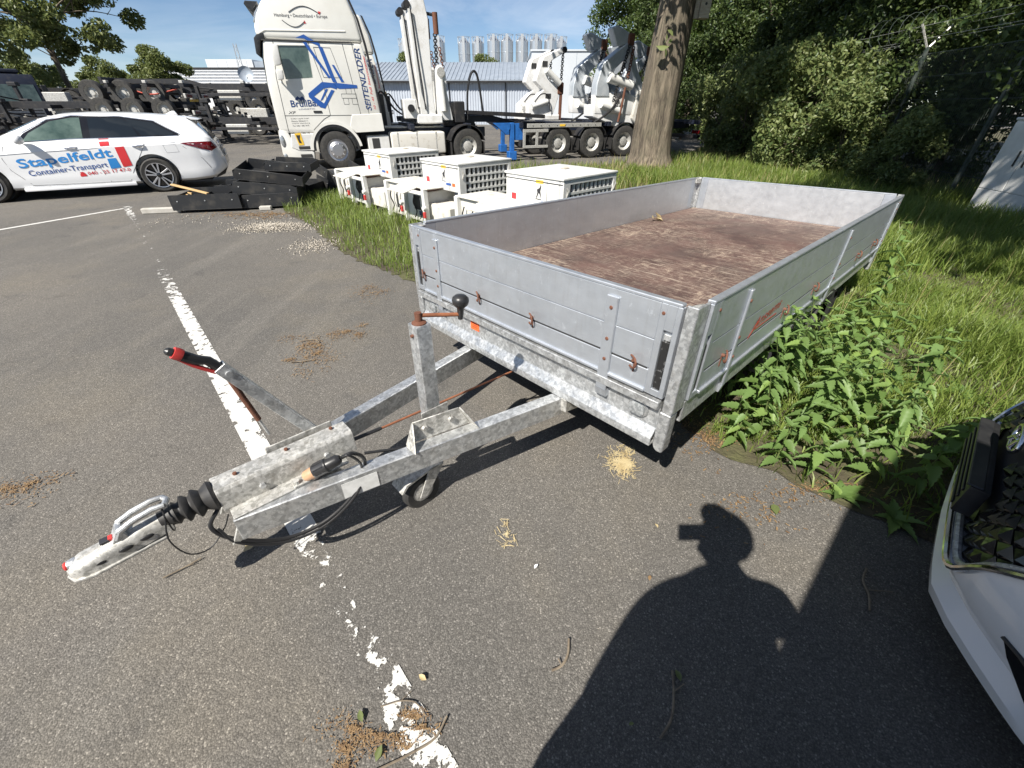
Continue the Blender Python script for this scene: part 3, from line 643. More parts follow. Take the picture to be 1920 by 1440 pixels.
# rotting leaves lodged on the trailer
# ------------------------------------------------------------------ white estate car (local x forward, y left, origin under the rear axle)
def interp(pts):
    xs = [p[0] for p in pts]; ys = [p[1] for p in pts]
    # monotone-ish smooth interpolation
    def f(x):
        return float(np.interp(x, xs, ys))
    return f
def smooth_interp(pts, k=9, h=0.05):
    f = interp(pts)
    return lambda x: sum(f(x+h*(i/(k-1)*2-1)) for i in range(k))/k
class CarShape:
    top = staticmethod(smooth_interp([(-1.32,.50),(-1.30,.62),(-1.27,.88),(-1.20,.98),(-1.06,1.17),(-.93,1.335),(-.86,1.385),(-.4,1.435),(.2,1.475),(.8,1.487),(1.25,1.465),(1.6,1.395),(2.1,1.19),(2.52,.985),(2.8,.95),(3.25,.865),(3.55,.76),(3.70,.62),(3.74,.5)]))
    bot = staticmethod(smooth_interp([(-1.32,.42),(-1.2,.30),(-1.0,.22),(-.6,.19),(2.3,.19),(3.2,.20),(3.6,.24),(3.74,.36)]))
    belt = staticmethod(smooth_interp([(-1.4,1.02),(-.6,1.05),(.2,1.035),(1.2,1.02),(2.2,.98),(2.6,.94),(3.8,.80)]))
    hw = staticmethod(smooth_interp([(-1.32,.60),(-1.26,.72),(-1.1,.815),(-.8,.875),(-.3,.905),(.5,.908),(1.8,.905),(2.6,.90),(3.0,.88),(3.35,.80),(3.58,.66),(3.74,.42)], h=.08))
    rw = staticmethod(smooth_interp([(-1.32,.50),(-1.0,.55),(-.5,.60),(.6,.635),(1.5,.615),(2.2,.68),(2.6,.80),(3.8,.70)]))
    def ring(s, x):
        t, b, hw = s.top(x), s.bot(x), s.hw(x); bl = min(s.belt(x), t-.03); rw = min(s.rw(x), hw-.02); g = max(0.0, min(1.0, (t-s.belt(x))/.25))
        shy = hw*(1-g)*.90 + (rw)*g
        L = [(0,b),(hw*.86,b),(hw*.955,b+.05),(hw*.985,b+.16),(hw*.978,b+.22),(hw,.5*(b+bl)+.02),(hw*1.0,bl-.14),(hw*.985,bl-.125),(hw*.965,bl-.02),(hw*.945,bl)]
        z1 = t-.075*g-.012
        for k in range(1,5):
            q = k/4; L.append(((hw*.94)*(1-q)+shy*q + .012*math.sin(q*math.pi)*g, bl+(z1-bl)*q))
        L += [(shy*.93,t-.034*g-.006),(shy*.72,t-.012*g-.002),(shy*.36,t),(0,t+.004*g)]
        return L
    def side(s, x, z):            # half width of the flank at height z
        L = s.ring(x)[1:]; zs = [p[1] for p in L]; ys = [p[0] for p in L]
        return float(np.interp(z, zs, ys))
def car_body(sh, xs):
    rows = []
    for x in xs:
        L = sh.ring(x); rows.append([(x,y,z) for y,z in L] + [(x,-y,z) for y,z in reversed(L[1:-1])])
    mb = MB(); mb.grid(rows, closed=True); n = len(rows[0]); mb.add(rows[0],[tuple(range(n))]); mb.add(rows[-1],[tuple(range(n))])
    return mb
sh = CarShape()
CAR = thing('estate_car', 'white estate car with blue and red transport company lettering', 'car', mat=frame((-7.782-.473*.86+.07, 9.938+.881*.86+.04, 0), (-.881,-.473,0)))
xs = list(np.linspace(-1.32,3.74,64)); WB = 2.77; WR = .335
body = car_body(sh, xs).mesh('body')
cut = []
for wx in (0, WB):
    for sy in (1,-1): cut.append(MB().cyl((wx,sy*.62,WR+.02),(wx,sy*1.1,WR+.02),.385,.385,36).mesh('c'))
body = boolean(body, cut, 'body'); body.set_sharp_from_angle(angle=R(40))
cb = link('body', body, M['white'], CAR)
def on_flank(poly, off, sub=6, sy=1):
    """triangulated fan patch of a side outline (x,z), laid on the flank"""
    bm = bmesh.new(); vs = [bm.verts.new((x,0,z)) for x,z in poly]; f = bm.faces.new(vs)
    bmesh.ops.triangulate(bm, faces=[f])
    for _ in range(3):
        es = [e for e in bm.edges if e.calc_length() > .12]
        if es: bmesh.ops.subdivide_edges(bm, edges=es, cuts=1); bmesh.ops.triangulate(bm, faces=bm.faces[:])
    V = [(v.co.x, sy*(sh.side(v.co.x, v.co.z)+off), v.co.z) for v in bm.verts]; bm.verts.index_update()
    F = [tuple(v.index for v in q.verts) for q in bm.faces]; bm.free(); return V, F
def flank(name, poly, mat, parent, off=.004, both=True):
    for sy in ((1,-1) if both else (1,)):
        V, F = on_flank(poly, off, sy=sy); o = MB().add(V,F).build(name, mat, parent, ang=60)
    return o
def seam(pts, parent, r=.0035):
    for sy in (1,-1): MB().tube([(x, sy*(sh.side(x,z)+.0005), z) for x,z in pts], r, 5).build('panel_gap', M['seam'], parent)
flank('window_surround', [(2.02,1.005),(1.86,1.15),(1.45,1.36),(1.05,1.425),(.3,1.405),(-.25,1.32),(-.62,1.09),(-.60,1.055),(.2,1.055),(1.2,1.04)], M['blk_gloss'], CAR, .007)
fw = flank('front_window', [(1.90,1.025),(1.78,1.15),(1.42,1.335),(1.06,1.395),(.93,1.395),(.98,1.05)], M['glass_g'], CAR, .011)
flank('rear_window_side', [(.86,1.05),(.81,1.39),(.30,1.375),(.16,1.30),(.08,1.07)], M['glass'], CAR, .011)
flank('quarter_window', [(.02,1.07),(.12,1.30),(.22,1.365),(-.22,1.295),(-.54,1.10),(-.52,1.075)], M['glass'], CAR, .011)
for sy in (1,-1):
    MB().tube([(x,sy*(sh.side(x,z)+.008),z) for x,z in [(2.0,1.015),(1.2,1.045),(.2,1.05),(-.60,1.06),(-.64,1.085),(-.26,1.325),(.3,1.412),(1.05,1.432),(1.45,1.368),(1.88,1.16)]], .006, 6).build('chrome_trim', M['chrome'], CAR)
# rear glass, windscreen
def cap_patch(name, x0, x1, wfn, mat, off, n=10):
    rows = []
    for i in range(n+1):
        x = x0+(x1-x0)*i/n; wd = wfn(i/n); L = sh.ring(x); pts = L[9:]; ys = [p[0] for p in pts][::-1]; zs = [p[1] for p in pts][::-1]
        rows.append([(x-.0 + (off if x0 > 1 else -off), y, float(np.interp(abs(y), ys, zs))+off) for y in np.linspace(-wd,wd,15)])
    return MB().grid(rows).build(name, mat, CAR, ang=60)
cap_patch('rear_screen', -.97,-1.21, lambda t:.52+.08*t, M['glass'], .006)
cap_patch('windscreen', 2.42,1.62, lambda t:.66-.10*t, M['glass_g'], .006)
MB().prism([(-.80,1.395),(-1.06,1.345),(-1.05,1.325),(-.92,1.335)], -.52,.52, lambda a,b,d:(a,d,b)).build('roof_spoiler', M['white'], CAR, .008, 2)
MB().prism([(-.42,1.435),(-.66,1.415),(-.62,1.495),(-.57,1.495)], -.025,.025, lambda a,b,d:(a,d,b)).build('roof_antenna', M['white'], CAR, .012, 2)
# lamps, bumper insert, rear plate
flank('tail_lamp', [(-.58,.925),(-.80,.935),(-1.16,.935),(-1.27,.90),(-1.25,.82),(-1.12,.755),(-.95,.80),(-.75,.87)], M['tailred'], CAR, .008)
flank('bumper_insert', [(-1.0,.20),(-1.22,.27),(-1.31,.40),(-1.24,.36),(-1.08,.27)], M['plastic'], CAR, .006)
flank('head_lamp', [(2.85,.80),(3.25,.80),(3.5,.72),(3.55,.66),(3.3,.64),(3.05,.70)], M['lens'], CAR, .006)
bxo('rear_plate_panel', M['chrome'], CAR, -1.322,-1.30, -.30,.30,.78,.82,.004)
bxo('number_plate', M['white_lab'], CAR, -1.345,-1.325, -.26,.26,.62,.73,.003)
# gaps and handles
seam([(2.20,.95),(2.30,.75),(2.27,.55),(2.1,.30)], CAR); seam([(.92,1.05),(.95,.7),(.90,.40),(.86,.26)], CAR)
seam([(.05,1.06),(.04,.90),(.20,.70),(.40,.45),(.52,.27)], CAR); seam([(2.1,.27),(1.2,.255),(.52,.255)], CAR, .004)
seam([(-.62,.86),(-.9,.62),(-1.0,.42)], CAR); seam([(-.28,.90),(-.50,.90),(-.52,.76),(-.30,.75),(-.28,.90)], CAR, .002)
for sy in (1,-1):
    for hx in (1.23,.14):
        y = sy*sh.side(hx,.90)
        MB().tube([(hx+.10,y+sy*.004,.888),(hx+.06,y+sy*.030,.892),(hx-.06,y+sy*.030,.898),(hx-.10,y+sy*.004,.900)],.012,8).build('door_handle', M['chrome'], CAR)
        MB().ellipsoid((hx,y-sy*.002,.89),(.075,.012,.032)).build('handle_recess', M['rim'], CAR)
    mr = MB(); mr.ellipsoid((1.90,sy*1.0,1.06),(.085,.10,.085)); mr.box(1.86,1.92,min(sy*.88,sy*.95),max(sy*.88,sy*.95),1.0,1.03)
    mr.build('door_mirror', M['white'], CAR, ang=60)
    bxo('side_sill', M['white'], CAR, .45,2.25, min(sy*.86,sy*.905),max(sy*.86,sy*.905),.17,.235,.015,seg=2)
# belt crease (shadow line under the shoulder)
for sy in (1,-1): MB().tube([(x,sy*(sh.side(x,z)+.001),z) for x,z in [(2.6,.80),(1.8,.845),(1.0,.875),(.2,.915),(-.5,.945)]], .007, 6).build('shoulder_crease', M['white'], CAR)
def alloy(parent, wx, sy):
    ty = MB().lathe([(.225,-.10),(.30,-.112),(.325,-.09),(.335,-.06),(.335,.06),(.325,.09),(.30,.112),(.225,.10)],(0,0,0),(0,1,0),36,caps=False).build('wheel', M['tyre'], parent)
    ty.location = (wx, sy*.79, WR)
    MB().lathe([(.228,.06),(.238,.108),(.222,.104),(.215,.02),(.0,.015)],(0,0,0),(0,sy,0),36,caps=False).build('rim_barrel', M['blk_gloss'], ty)
    MB().lathe([(.222,.100),(.240,.110),(.240,.114),(.226,.112)],(0,0,0),(0,sy,0),36,caps=False).build('rim_lip', M['rim'], ty)
    for k in range(5):
        for dt in (-.14,.14):
            a = 2*math.pi*k/5+.3; b = a+dt*1.5
            p = [(.035*math.cos(a+dt*2)-.014*math.sin(a),.035*math.sin(a+dt*2)+.014*math.cos(a)),(.035*math.cos(a+dt*2)+.014*math.sin(a),.035*math.sin(a+dt*2)-.014*math.cos(a)),
                 (.232*math.cos(b)+.015*math.sin(b),.232*math.sin(b)-.015*math.cos(b)),(.232*math.cos(b)-.015*math.sin(b),.232*math.sin(b)+.015*math.cos(b))]
            MB().prism(p, sy*.085, sy*.112, lambda x,z,d:(x,d,z)).build('spoke', M['rim'], ty, .003)
    MB().lathe([(.050,.10),(.048,.116),(.034,.120),(.0,.121)],(0,0,0),(0,sy,0),20).build('hub_cap', M['blk_gloss'], ty)
    MB().lathe([(.386,-.34),(.386,.02)],(0,0,.02),(0,sy,0),28,caps=False).build('wheel_well', M['seam'], ty)
for wx in (0, WB):
    for sy in (1,-1): alloy(CAR, wx, sy)
bxo('underbody', M['seam'], CAR, -.95,3.4,-.62,.62,.16,.42,.03)
# lettering on the near flank; text runs from front to rear
def fl(x0, z0, slope=0.0, shear=0.0): return lambda x,y: (x0-x-shear*y, sh.side(x0-x, z0+y+slope*x)+.0045, z0+y+slope*x)
lettering('lettering', 'Stapelfeldt', .205, 1.50, fl(2.13,.530,.095), M['ink_cyan'], CAR, off=.018)
lettering('lettering', 'Container-Transport', .125, 1.26, fl(2.05,.410,.080), M['ink_blue'], CAR, off=.004)
lettering('lettering', '040 - 25 17 47-0', .062, .72, fl(1.17,.405,.055), M['ink_red'], CAR, off=.006)
flank('phone_symbol', [(1.30,.385),(1.20,.39),(1.20,.43),(1.225,.445),(1.21,.455),(1.24,.47),(1.275,.465),(1.295,.45),(1.275,.44),(1.30,.425)], M['ink_red'], CAR, .0045, both=False)
flank('red_block', [(.745,1.035),(.585,1.037),(.615,.915),(.765,.907)], M['ink_red'], CAR, .0045, both=False)
flank('red_block', [(.54,.885),(.385,.895),(.385,.545),(.545,.525)], M['ink_red'], CAR, .0045, both=False)
flank('blue_block', [(.745,.685),(.60,.695),(.585,.52),(.76,.50)], M['ink_cyan'], CAR, .0045, both=False)
# cabin seen through the front window
bxo('seat', M['concrete'], CAR, .75,.95,.25,.65,.6,1.22,.04)
MB().lathe([(.17,-.012),(.185,0),(.17,.012)],(1.62,.36,.95),(1,0,.5),24,caps=False).build('steering_wheel', M['plastic'], CAR)
# ------------------------------------------------------------------ tractor units and side-loader semi-trailers
TKX = Vector((.93,.367,0)).normalized(); TKM = Vector((-TKX.y, TKX.x, 0)); TK0 = Vector((-5.25,13.8,0))
def wheel_truck(parent, s, yface, r=.50, wd=.32, dish='steel'):
    """yface: near face (local y), wheel body runs inwards (+y)"""
    ty = MB().lathe([(.29,0),(r-.10,-.015),(r-.03,.0),(r,.05),(r,wd-.05),(r-.03,wd),(.29,wd)],(0,0,0),(0,1,0),32,caps=False).build('wheel', M['tyre'], parent); ty.location = (s,yface,r)
    if dish == 'front': pr = [(.285,.005),(.275,.03),(.235,.035),(.225,.0),(.16,-.035),(.15,-.045),(.0,-.048)]
    else: pr = [(.285,.005),(.275,.03),(.26,.06),(.20,.11),(.15,.115),(.145,.06),(.10,.045),(.0,.04)]
    MB().lathe(pr,(0,0,0),(0,1,0),28,caps=False).build('rim', M['rim'] if dish=='front' else M['galv_dull'], ty)
    for k in range(10):
        t = 2*math.pi*k/10; rr = .19; y = -.018 if dish=='front' else .112
        MB().cyl((rr*math.cos(t),y+.02,rr*math.sin(t)),(rr*math.cos(t),y-.022,rr*math.sin(t)),.016,.014,6).build('wheel_nut', M['galv'] if dish=='front' else M['chassis'], ty)
    return ty
def mudguard(parent, s, y0, y1, r=.575, zc=.5, a0=15, a1=165, mat='chassis'):
    rows = []
    for rr in (r, r+.02):
        for yy in (y0,y1): rows.append([(s+rr*math.cos(R(a)), yy, zc+rr*math.sin(R(a))) for a in np.linspace(a0,a1,15)])
    mb = MB(); mb.grid([rows[0],rows[1]]); mb.grid([rows[2],rows[3]]); mb.grid([rows[0],rows[2]]); mb.grid([rows[1],rows[3]])
    o = mb.build('mudguard', M[mat], parent, ang=50, fix=True)
    for sx in (-1,1): bxo('mud_flap', M['rubber'], o, s+sx*(r-.03)-.01, s+sx*(r-.03)+.01, y0+.01, y1-.01, .26, .62, .003)
    return o
XZ = lambda a,b,d:(a,d,b)
def tractor(mat4, label, detailed=True):
    t = thing('tractor_unit', label, 'truck', mat=mat4, group=None)
    cr = M['cream']
    # lower cab shell with wheel arch cut
    prof = [(-1.30,1.02),(-1.27,2.05),(-1.20,2.60),(-1.10,2.95),(.99,2.97),(1.22,2.97),(1.46,2.05),(1.52,1.0),(.70,1.0),(.70,1.38),(.66,1.0),(.62,.98),(-.45,.98),(-.52,.56),(-.95,.56),(-1.09,1.0)]
    shell = [(-1.09,.95),(-1.30,1.02),(-1.27,2.05),(-1.20,2.60),(-1.10,2.97),(1.27,2.97),(1.46,2.05),(1.53,.95)]
    me = MB().prism(shell, 0, 2.46, XZ).mesh('cab', .07, 2)
    ca = MB().cyl((.13,-.3,.5),(.13,.55,.5),.66,.66,40).mesh('c')
    ca2 = MB().cyl((.13,1.95,.5),(.13,2.8,.5),.66,.66,40).mesh('c')
    win = MB().prism([(-.80,2.16),(-.82,2.86),(-.08,2.88),(-.12,2.20)], -.1, .03, XZ).mesh('c', .0)
    link('cab', boolean(me, [ca, ca2, win], 'cab'), cr, t)
    MB().prism([(-.79,2.17),(-.81,2.85),(-.09,2.87),(-.13,2.21)], .022, .028, XZ).build('side_window', M['glass_g'], t)
    MB().prism([(-1.262,2.05),(-1.215,2.60),(-1.115,2.92),(-1.135,2.92),(-1.235,2.60),(-1.285,2.05)], .12, 2.34, XZ).build('windscreen', M['glass'], t)
    # high roof with overhanging sun visor
    roof = [(-1.10,2.985),(-1.24,3.05),(-1.22,3.22),(-1.12,3.46),(-.92,3.72),(-.55,3.90),(.2,3.97),(1.02,3.97),(1.10,3.85),(1.24,3.50),(1.33,2.985)]
    ro = MB().prism(roof, .03, 2.43, XZ).build('high_roof', cr, t, .09, 3, ang=45)
    MB().prism([(-1.17,3.10),(-1.02,3.165),(.92,3.215),(.92,3.19),(-1.0,3.135),(-1.17,3.06)], .015, .05, XZ).build('roof_crease', cr, ro, .008)
    MB().prism([(-1.27,2.62),(-1.34,2.68),(-1.30,2.99),(-1.22,3.06),(-1.05,3.10),(-1.05,2.98),(-1.16,2.95)], .02, 2.44, XZ).build('sun_visor', M['plastic'], t, .015, 2)
    MB().prism([(-1.12,3.28),(-1.22,3.30),(-1.14,3.48),(-1.03,3.60),(-1.0,3.5)], .06, .5, XZ).build('roof_lamp', M['lens'], ro, .02, 2)
    MB().prism([(-1.20,3.52),(-1.34,3.66),(-1.30,3.72),(-1.02,3.72)], .3, 2.16, XZ).build('light_bar', M['plastic'], ro, .01)
    # rear side deflector
    MB().prism([(1.06,3.95),(1.12,3.93),(1.30,3.47),(1.40,2.95),(1.50,2.1),(1.575,.98),(1.535,.98),(1.45,2.1),(1.34,2.95),(1.245,3.47)], .012, .05, XZ).build('side_deflector', M['chassis'], t, .004)
    # sill, bumper, steps
    MB().prism([(-1.09,1.0),(-1.30,1.04),(-1.33,.95),(-1.36,.45),(-1.28,.24),(-.56,.20),(-.52,.50),(-.95,.54)], .0, 2.46, XZ).build('bumper', cr, t, .03, 2)
    MB().prism([(-1.02,.93),(-1.09,.60),(-.90,.52),(-.55,.52),(-.50,.76),(-.42,.93)], -.012, .04, XZ).build('step_well', M['white2'], t, .012)
    for zz in (.60,.40): MB().box(-.90,-.60,-.018,.02,zz-.05,zz+.03).build('step', M['seam'], t, .006)
    MB().ellipsoid((-1.27,.02,.76),(.07,.05,.17)).build('head_lamp', M['lens'], t, ang=60); MB().ellipsoid((-1.29,.02,.40),(.055,.04,.07)).build('fog_lamp', M['lens'], t, ang=60)
    MB().prism([(.70,1.37),(1.53,1.40),(1.545,.96),(.72,.93),(.60,1.10)], -.014, .02, XZ).build('side_skirt', cr, t, .008)
    # wheel arch lip
    rows = [[(.13+rr*math.cos(R(a)), y, .5+rr*math.sin(R(a))) for a in np.linspace(8,178,24)] for rr,y in ((.72,-.004),(.72,-.02),(.645,-.02),(.645,.02))]
    MB().grid(rows).build('arch_lip', cr, t, ang=40)
    rows = [[(.13+rr*math.cos(R(a)), y, .5+rr*math.sin(R(a))) for a in np.linspace(0,180,24)] for rr,y in ((.645,-.008),(.58,-.008),(.58,.45))]
    MB().grid(rows).build('arch_liner', M['plastic'], t, ang=40)
    for yy, f in ((.03,1),(2.11,1)): wheel_truck(t, .13, yy, .5, .32, 'front')
    for yy in (.03,1.83): wheel_truck(t, 4.12, yy, .5, .60, 'steel')
    mudguard(t, 4.12, .0, .66); mudguard(t, 4.12, 1.8, 2.46)
    # chassis rails, tank, fifth wheel
    for yy in (.78,1.60): bxo('chassis_rail', M['chassis_b'], t, .9,4.95, yy,yy+.08,.72,1.0,.006)
    tk = bxo('fuel_tank', M['white_dirty'], t, 1.70,3.40,.05,.66,.32,.92,.09,seg=3)
    for sx in (1.92,2.5,3.1): bxo('tank_strap', M['galv_dull'], tk, sx-.03,sx+.03,.045,.665,.315,.925,.06,seg=3)
    bxo('battery_box', M['white2'], t, 1.02,1.66,.06,.6,.36,.84,.02); bxo('box_lid', M['seam'], t, 1.15,1.36,.05,.062,.42,.78,.002)
    bxo('fifth_wheel', M['chassis'], t, 3.7,4.6,.75,1.7,1.02,1.16,.02)
    # mirrors, door seams, handle
    for nm, pl in (('mirror',[(-.98,2.86),(-.78,2.86),(-.80,2.46),(-.97,2.42)]),('mirror',[(-.98,2.36),(-.81,2.35),(-.83,2.15),(-.98,2.13)])):
        MB().prism(pl, -.27, -.10, XZ).build(nm, M['white2'], t, .035, 2)
    MB().tube([(-.92,.0,2.10),(-.90,-.15,2.08),(-.90,-.17,2.2)],.02,8).build('mirror_arm', M['white2'], t)
    for pts in ([(-.88,.0,2.95),(-1.02,.0,2.2),(-1.06,.0,1.0)],[(-.06,.0,2.95),(.10,.0,2.1),(.12,.0,1.36),(-.06,.0,1.28),(-.40,.0,1.02)],[(-1.06,.0,1.36),(.95,.0,1.36)],[(.78,.0,2.95),(.95,.0,1.36),(1.02,.0,.98)],[(1.02,.0,2.96),(1.18,.0,1.4),(1.24,.0,.98)],[(.05,.0,2.85),(.46,.0,2.85),(.62,.0,2.22),(.15,.0,2.22),(.05,.0,2.85)]):
        MB().tube([(a,b-.001,c) for a,b,c in pts], .006, 5).build('panel_gap', M['seam'], t)
    MB().tube([(-1.14,-.0,2.955),(1.05,-.0,2.975)],.016,6).build('drip_rail', M['seam'], t)
    bxo('door_handle', M['plastic'], t, -.30,-.08,-.015,.004,1.42,1.47,.006)
    # vertical slogan beside the rear edge
    up = lambda x0,z0,dx: (lambda x,y: (x0 - y + dx*x, -.004, z0 + x))
    lettering('lettering', 'SEITENLADER', .155, 1.40, up(1.28,1.47,-.055), M['ink_navy'], t, shear=.2, off=.012)
    for wd_, hh, ww, z0 in (('10 - 45',.058,.30,1.50),('Fuß',.062,.17,1.85),('Seecontainer',.062,.66,2.06)): lettering('lettering', wd_, hh, ww, up(1.40-(z0-1.5)*.08,z0,-.08), M['ink_red'], t, shear=.2, off=.004)
    flat = lambda x0,z0,s=0: (lambda x,y: (x0+x, -.004, z0+y+s*x))
    rl = lambda x0,z0: (lambda x,y: (x0+x, .026, z0+y+.02*x))
    if detailed:
        lettering('lettering', 'Hamburg • Deutschland • Europa', .085, 1.24, rl(-.70,3.40), M['ink_dark'], t)
        MB().tube([(-.36+.72*k/12,.024,3.52+.13*math.sin(math.pi*k/12)) for k in range(13)],.008,5).build('arrow_line', M['ink_dark'], t)
        MB().tube([(-.55+.52*k/12,.024,3.36-.12*math.sin(math.pi*k/12)) for k in range(13)],.008,5).build('arrow_line', M['ink_dark'], t)
        MB().prism([(.36,3.50),(.33,3.57),(.40,3.56)],.022,.026,XZ).build('arrow_head', M['ink_red'], t); MB().prism([(-.03,3.38),(-.08,3.32),(.0,3.32)],.022,.026,XZ).build('arrow_head', M['ink_red'], t)
        lettering('lettering', 'BrüllBär', .155, .74, flat(-.83,1.55,.03), M['ink_navy'], t, off=.015)
        lettering('lettering', 'LOGISTIC', .028, .42, flat(-.66,1.49,.03), M['ink_navy'], t)
        MB().prism([(-.70,1.73),(-.62,1.80),(-.57,1.76),(-.50,1.80),(-.46,1.76),(-.44,1.70),(-.50,1.72),(-.56,1.69),(-.60,1.73),(-.66,1.70)], -.005,-.003,XZ).build('bear_emblem', M['ink_navy'], t)
        lettering('lettering', 'XF', .06, .20, flat(-.95,1.40), M['ink_dark'], t, shear=.3)
        for i in range(4): lettering('lettering', ['Brüllbär Logistik GmbH','Moorer Elbdeich 11','21079 Hamburg','Tel. 040 / 285 34 0'][i], .030, .46-.04*(i%2), flat(-.92,1.27-.055*i,.02), M['ink_dark'], t)
        st = MB().prism([(-.93,.94),(-.77,.96),(-.74,.66),(-.88,.65)], -.018,-.014,XZ).build('warning_sticker', M['yellow'], t)
        MB().prism([(-.90,.90),(-.79,.90),(-.82,.80),(-.79,.70),(-.86,.71)], -.0195,-.0185,XZ).build('sticker_mark', M['ink_dark'], st)
        # blue side-loader pictogram
        for pl in ([(-.34,3.02),(-.12,3.10),(.02,3.02),(.22,2.93),(.22,2.87),(.02,2.94),(-.14,3.02)],[(.17,2.88),(.27,2.86),(.42,2.25),(.47,2.10),(.36,2.12),(.32,2.25)],[(-.20,2.97),(-.10,2.95),(.33,2.22),(.27,2.20)],[(.42,2.50),(.48,2.49),(.66,2.12),(.58,2.12)],
                   [(-.33,1.86),(.08,2.12),(.36,2.10),(.45,2.02),(.42,1.96),(.28,2.0),(.10,1.98),(-.20,1.80),(.02,1.64),(.28,1.95),(.36,1.93),(.02,1.52),(-.10,1.55),(-.33,1.78)],[(.36,2.10),(.50,2.10),(.98,2.06),(.98,1.99),(.50,1.97),(.42,2.0)],[(-.06,1.70),(.0,1.72),(.20,1.96),(.14,1.97)]):
            MB().prism(pl, -.006,-.003,XZ).build('pictogram', M['ink_blue'], t)
        for a,b,c,d in ((.52,.92,1.86,1.76),(.55,.68,1.76,1.62),(.78,.92,1.76,1.62),(.66,.80,1.98,1.86)):
            MB().tube([(a,-.002,c),(b,-.002,c),(b,-.002,d),(a,-.002,d),(a,-.002,c)],.004,4).build('pictogram_outline', M['seam'], t)
    # air lines behind the cab
    for k in range(3):
        MB().tube(bez([(1.55,1.1+.1*k,1.6),(1.75,1.1+.1*k,1.95),(2.1,1.1+.1*k,1.5),(2.5,1.1+.1*k,1.25)]),.018,7).build('air_line', M['cable'], t)
    bxo('catwalk', M['galv_dull'], t, 1.6,3.5,.7,1.75,1.0,1.04,.004)
    bxo('exhaust_stack', M['chassis'], t, 1.6,1.9,1.9,2.3,.5,1.9,.05,seg=2)
    return t
def mk(off, back=0.0): return frame(TK0+TKM*off+TKX*back, TKX)
tractor(mk(-.03), 'cream tractor unit with blue crane pictogram and lettering on its door')
tractor(mk(3.0,.62), 'cream tractor unit half hidden behind the one with the blue pictogram', False)

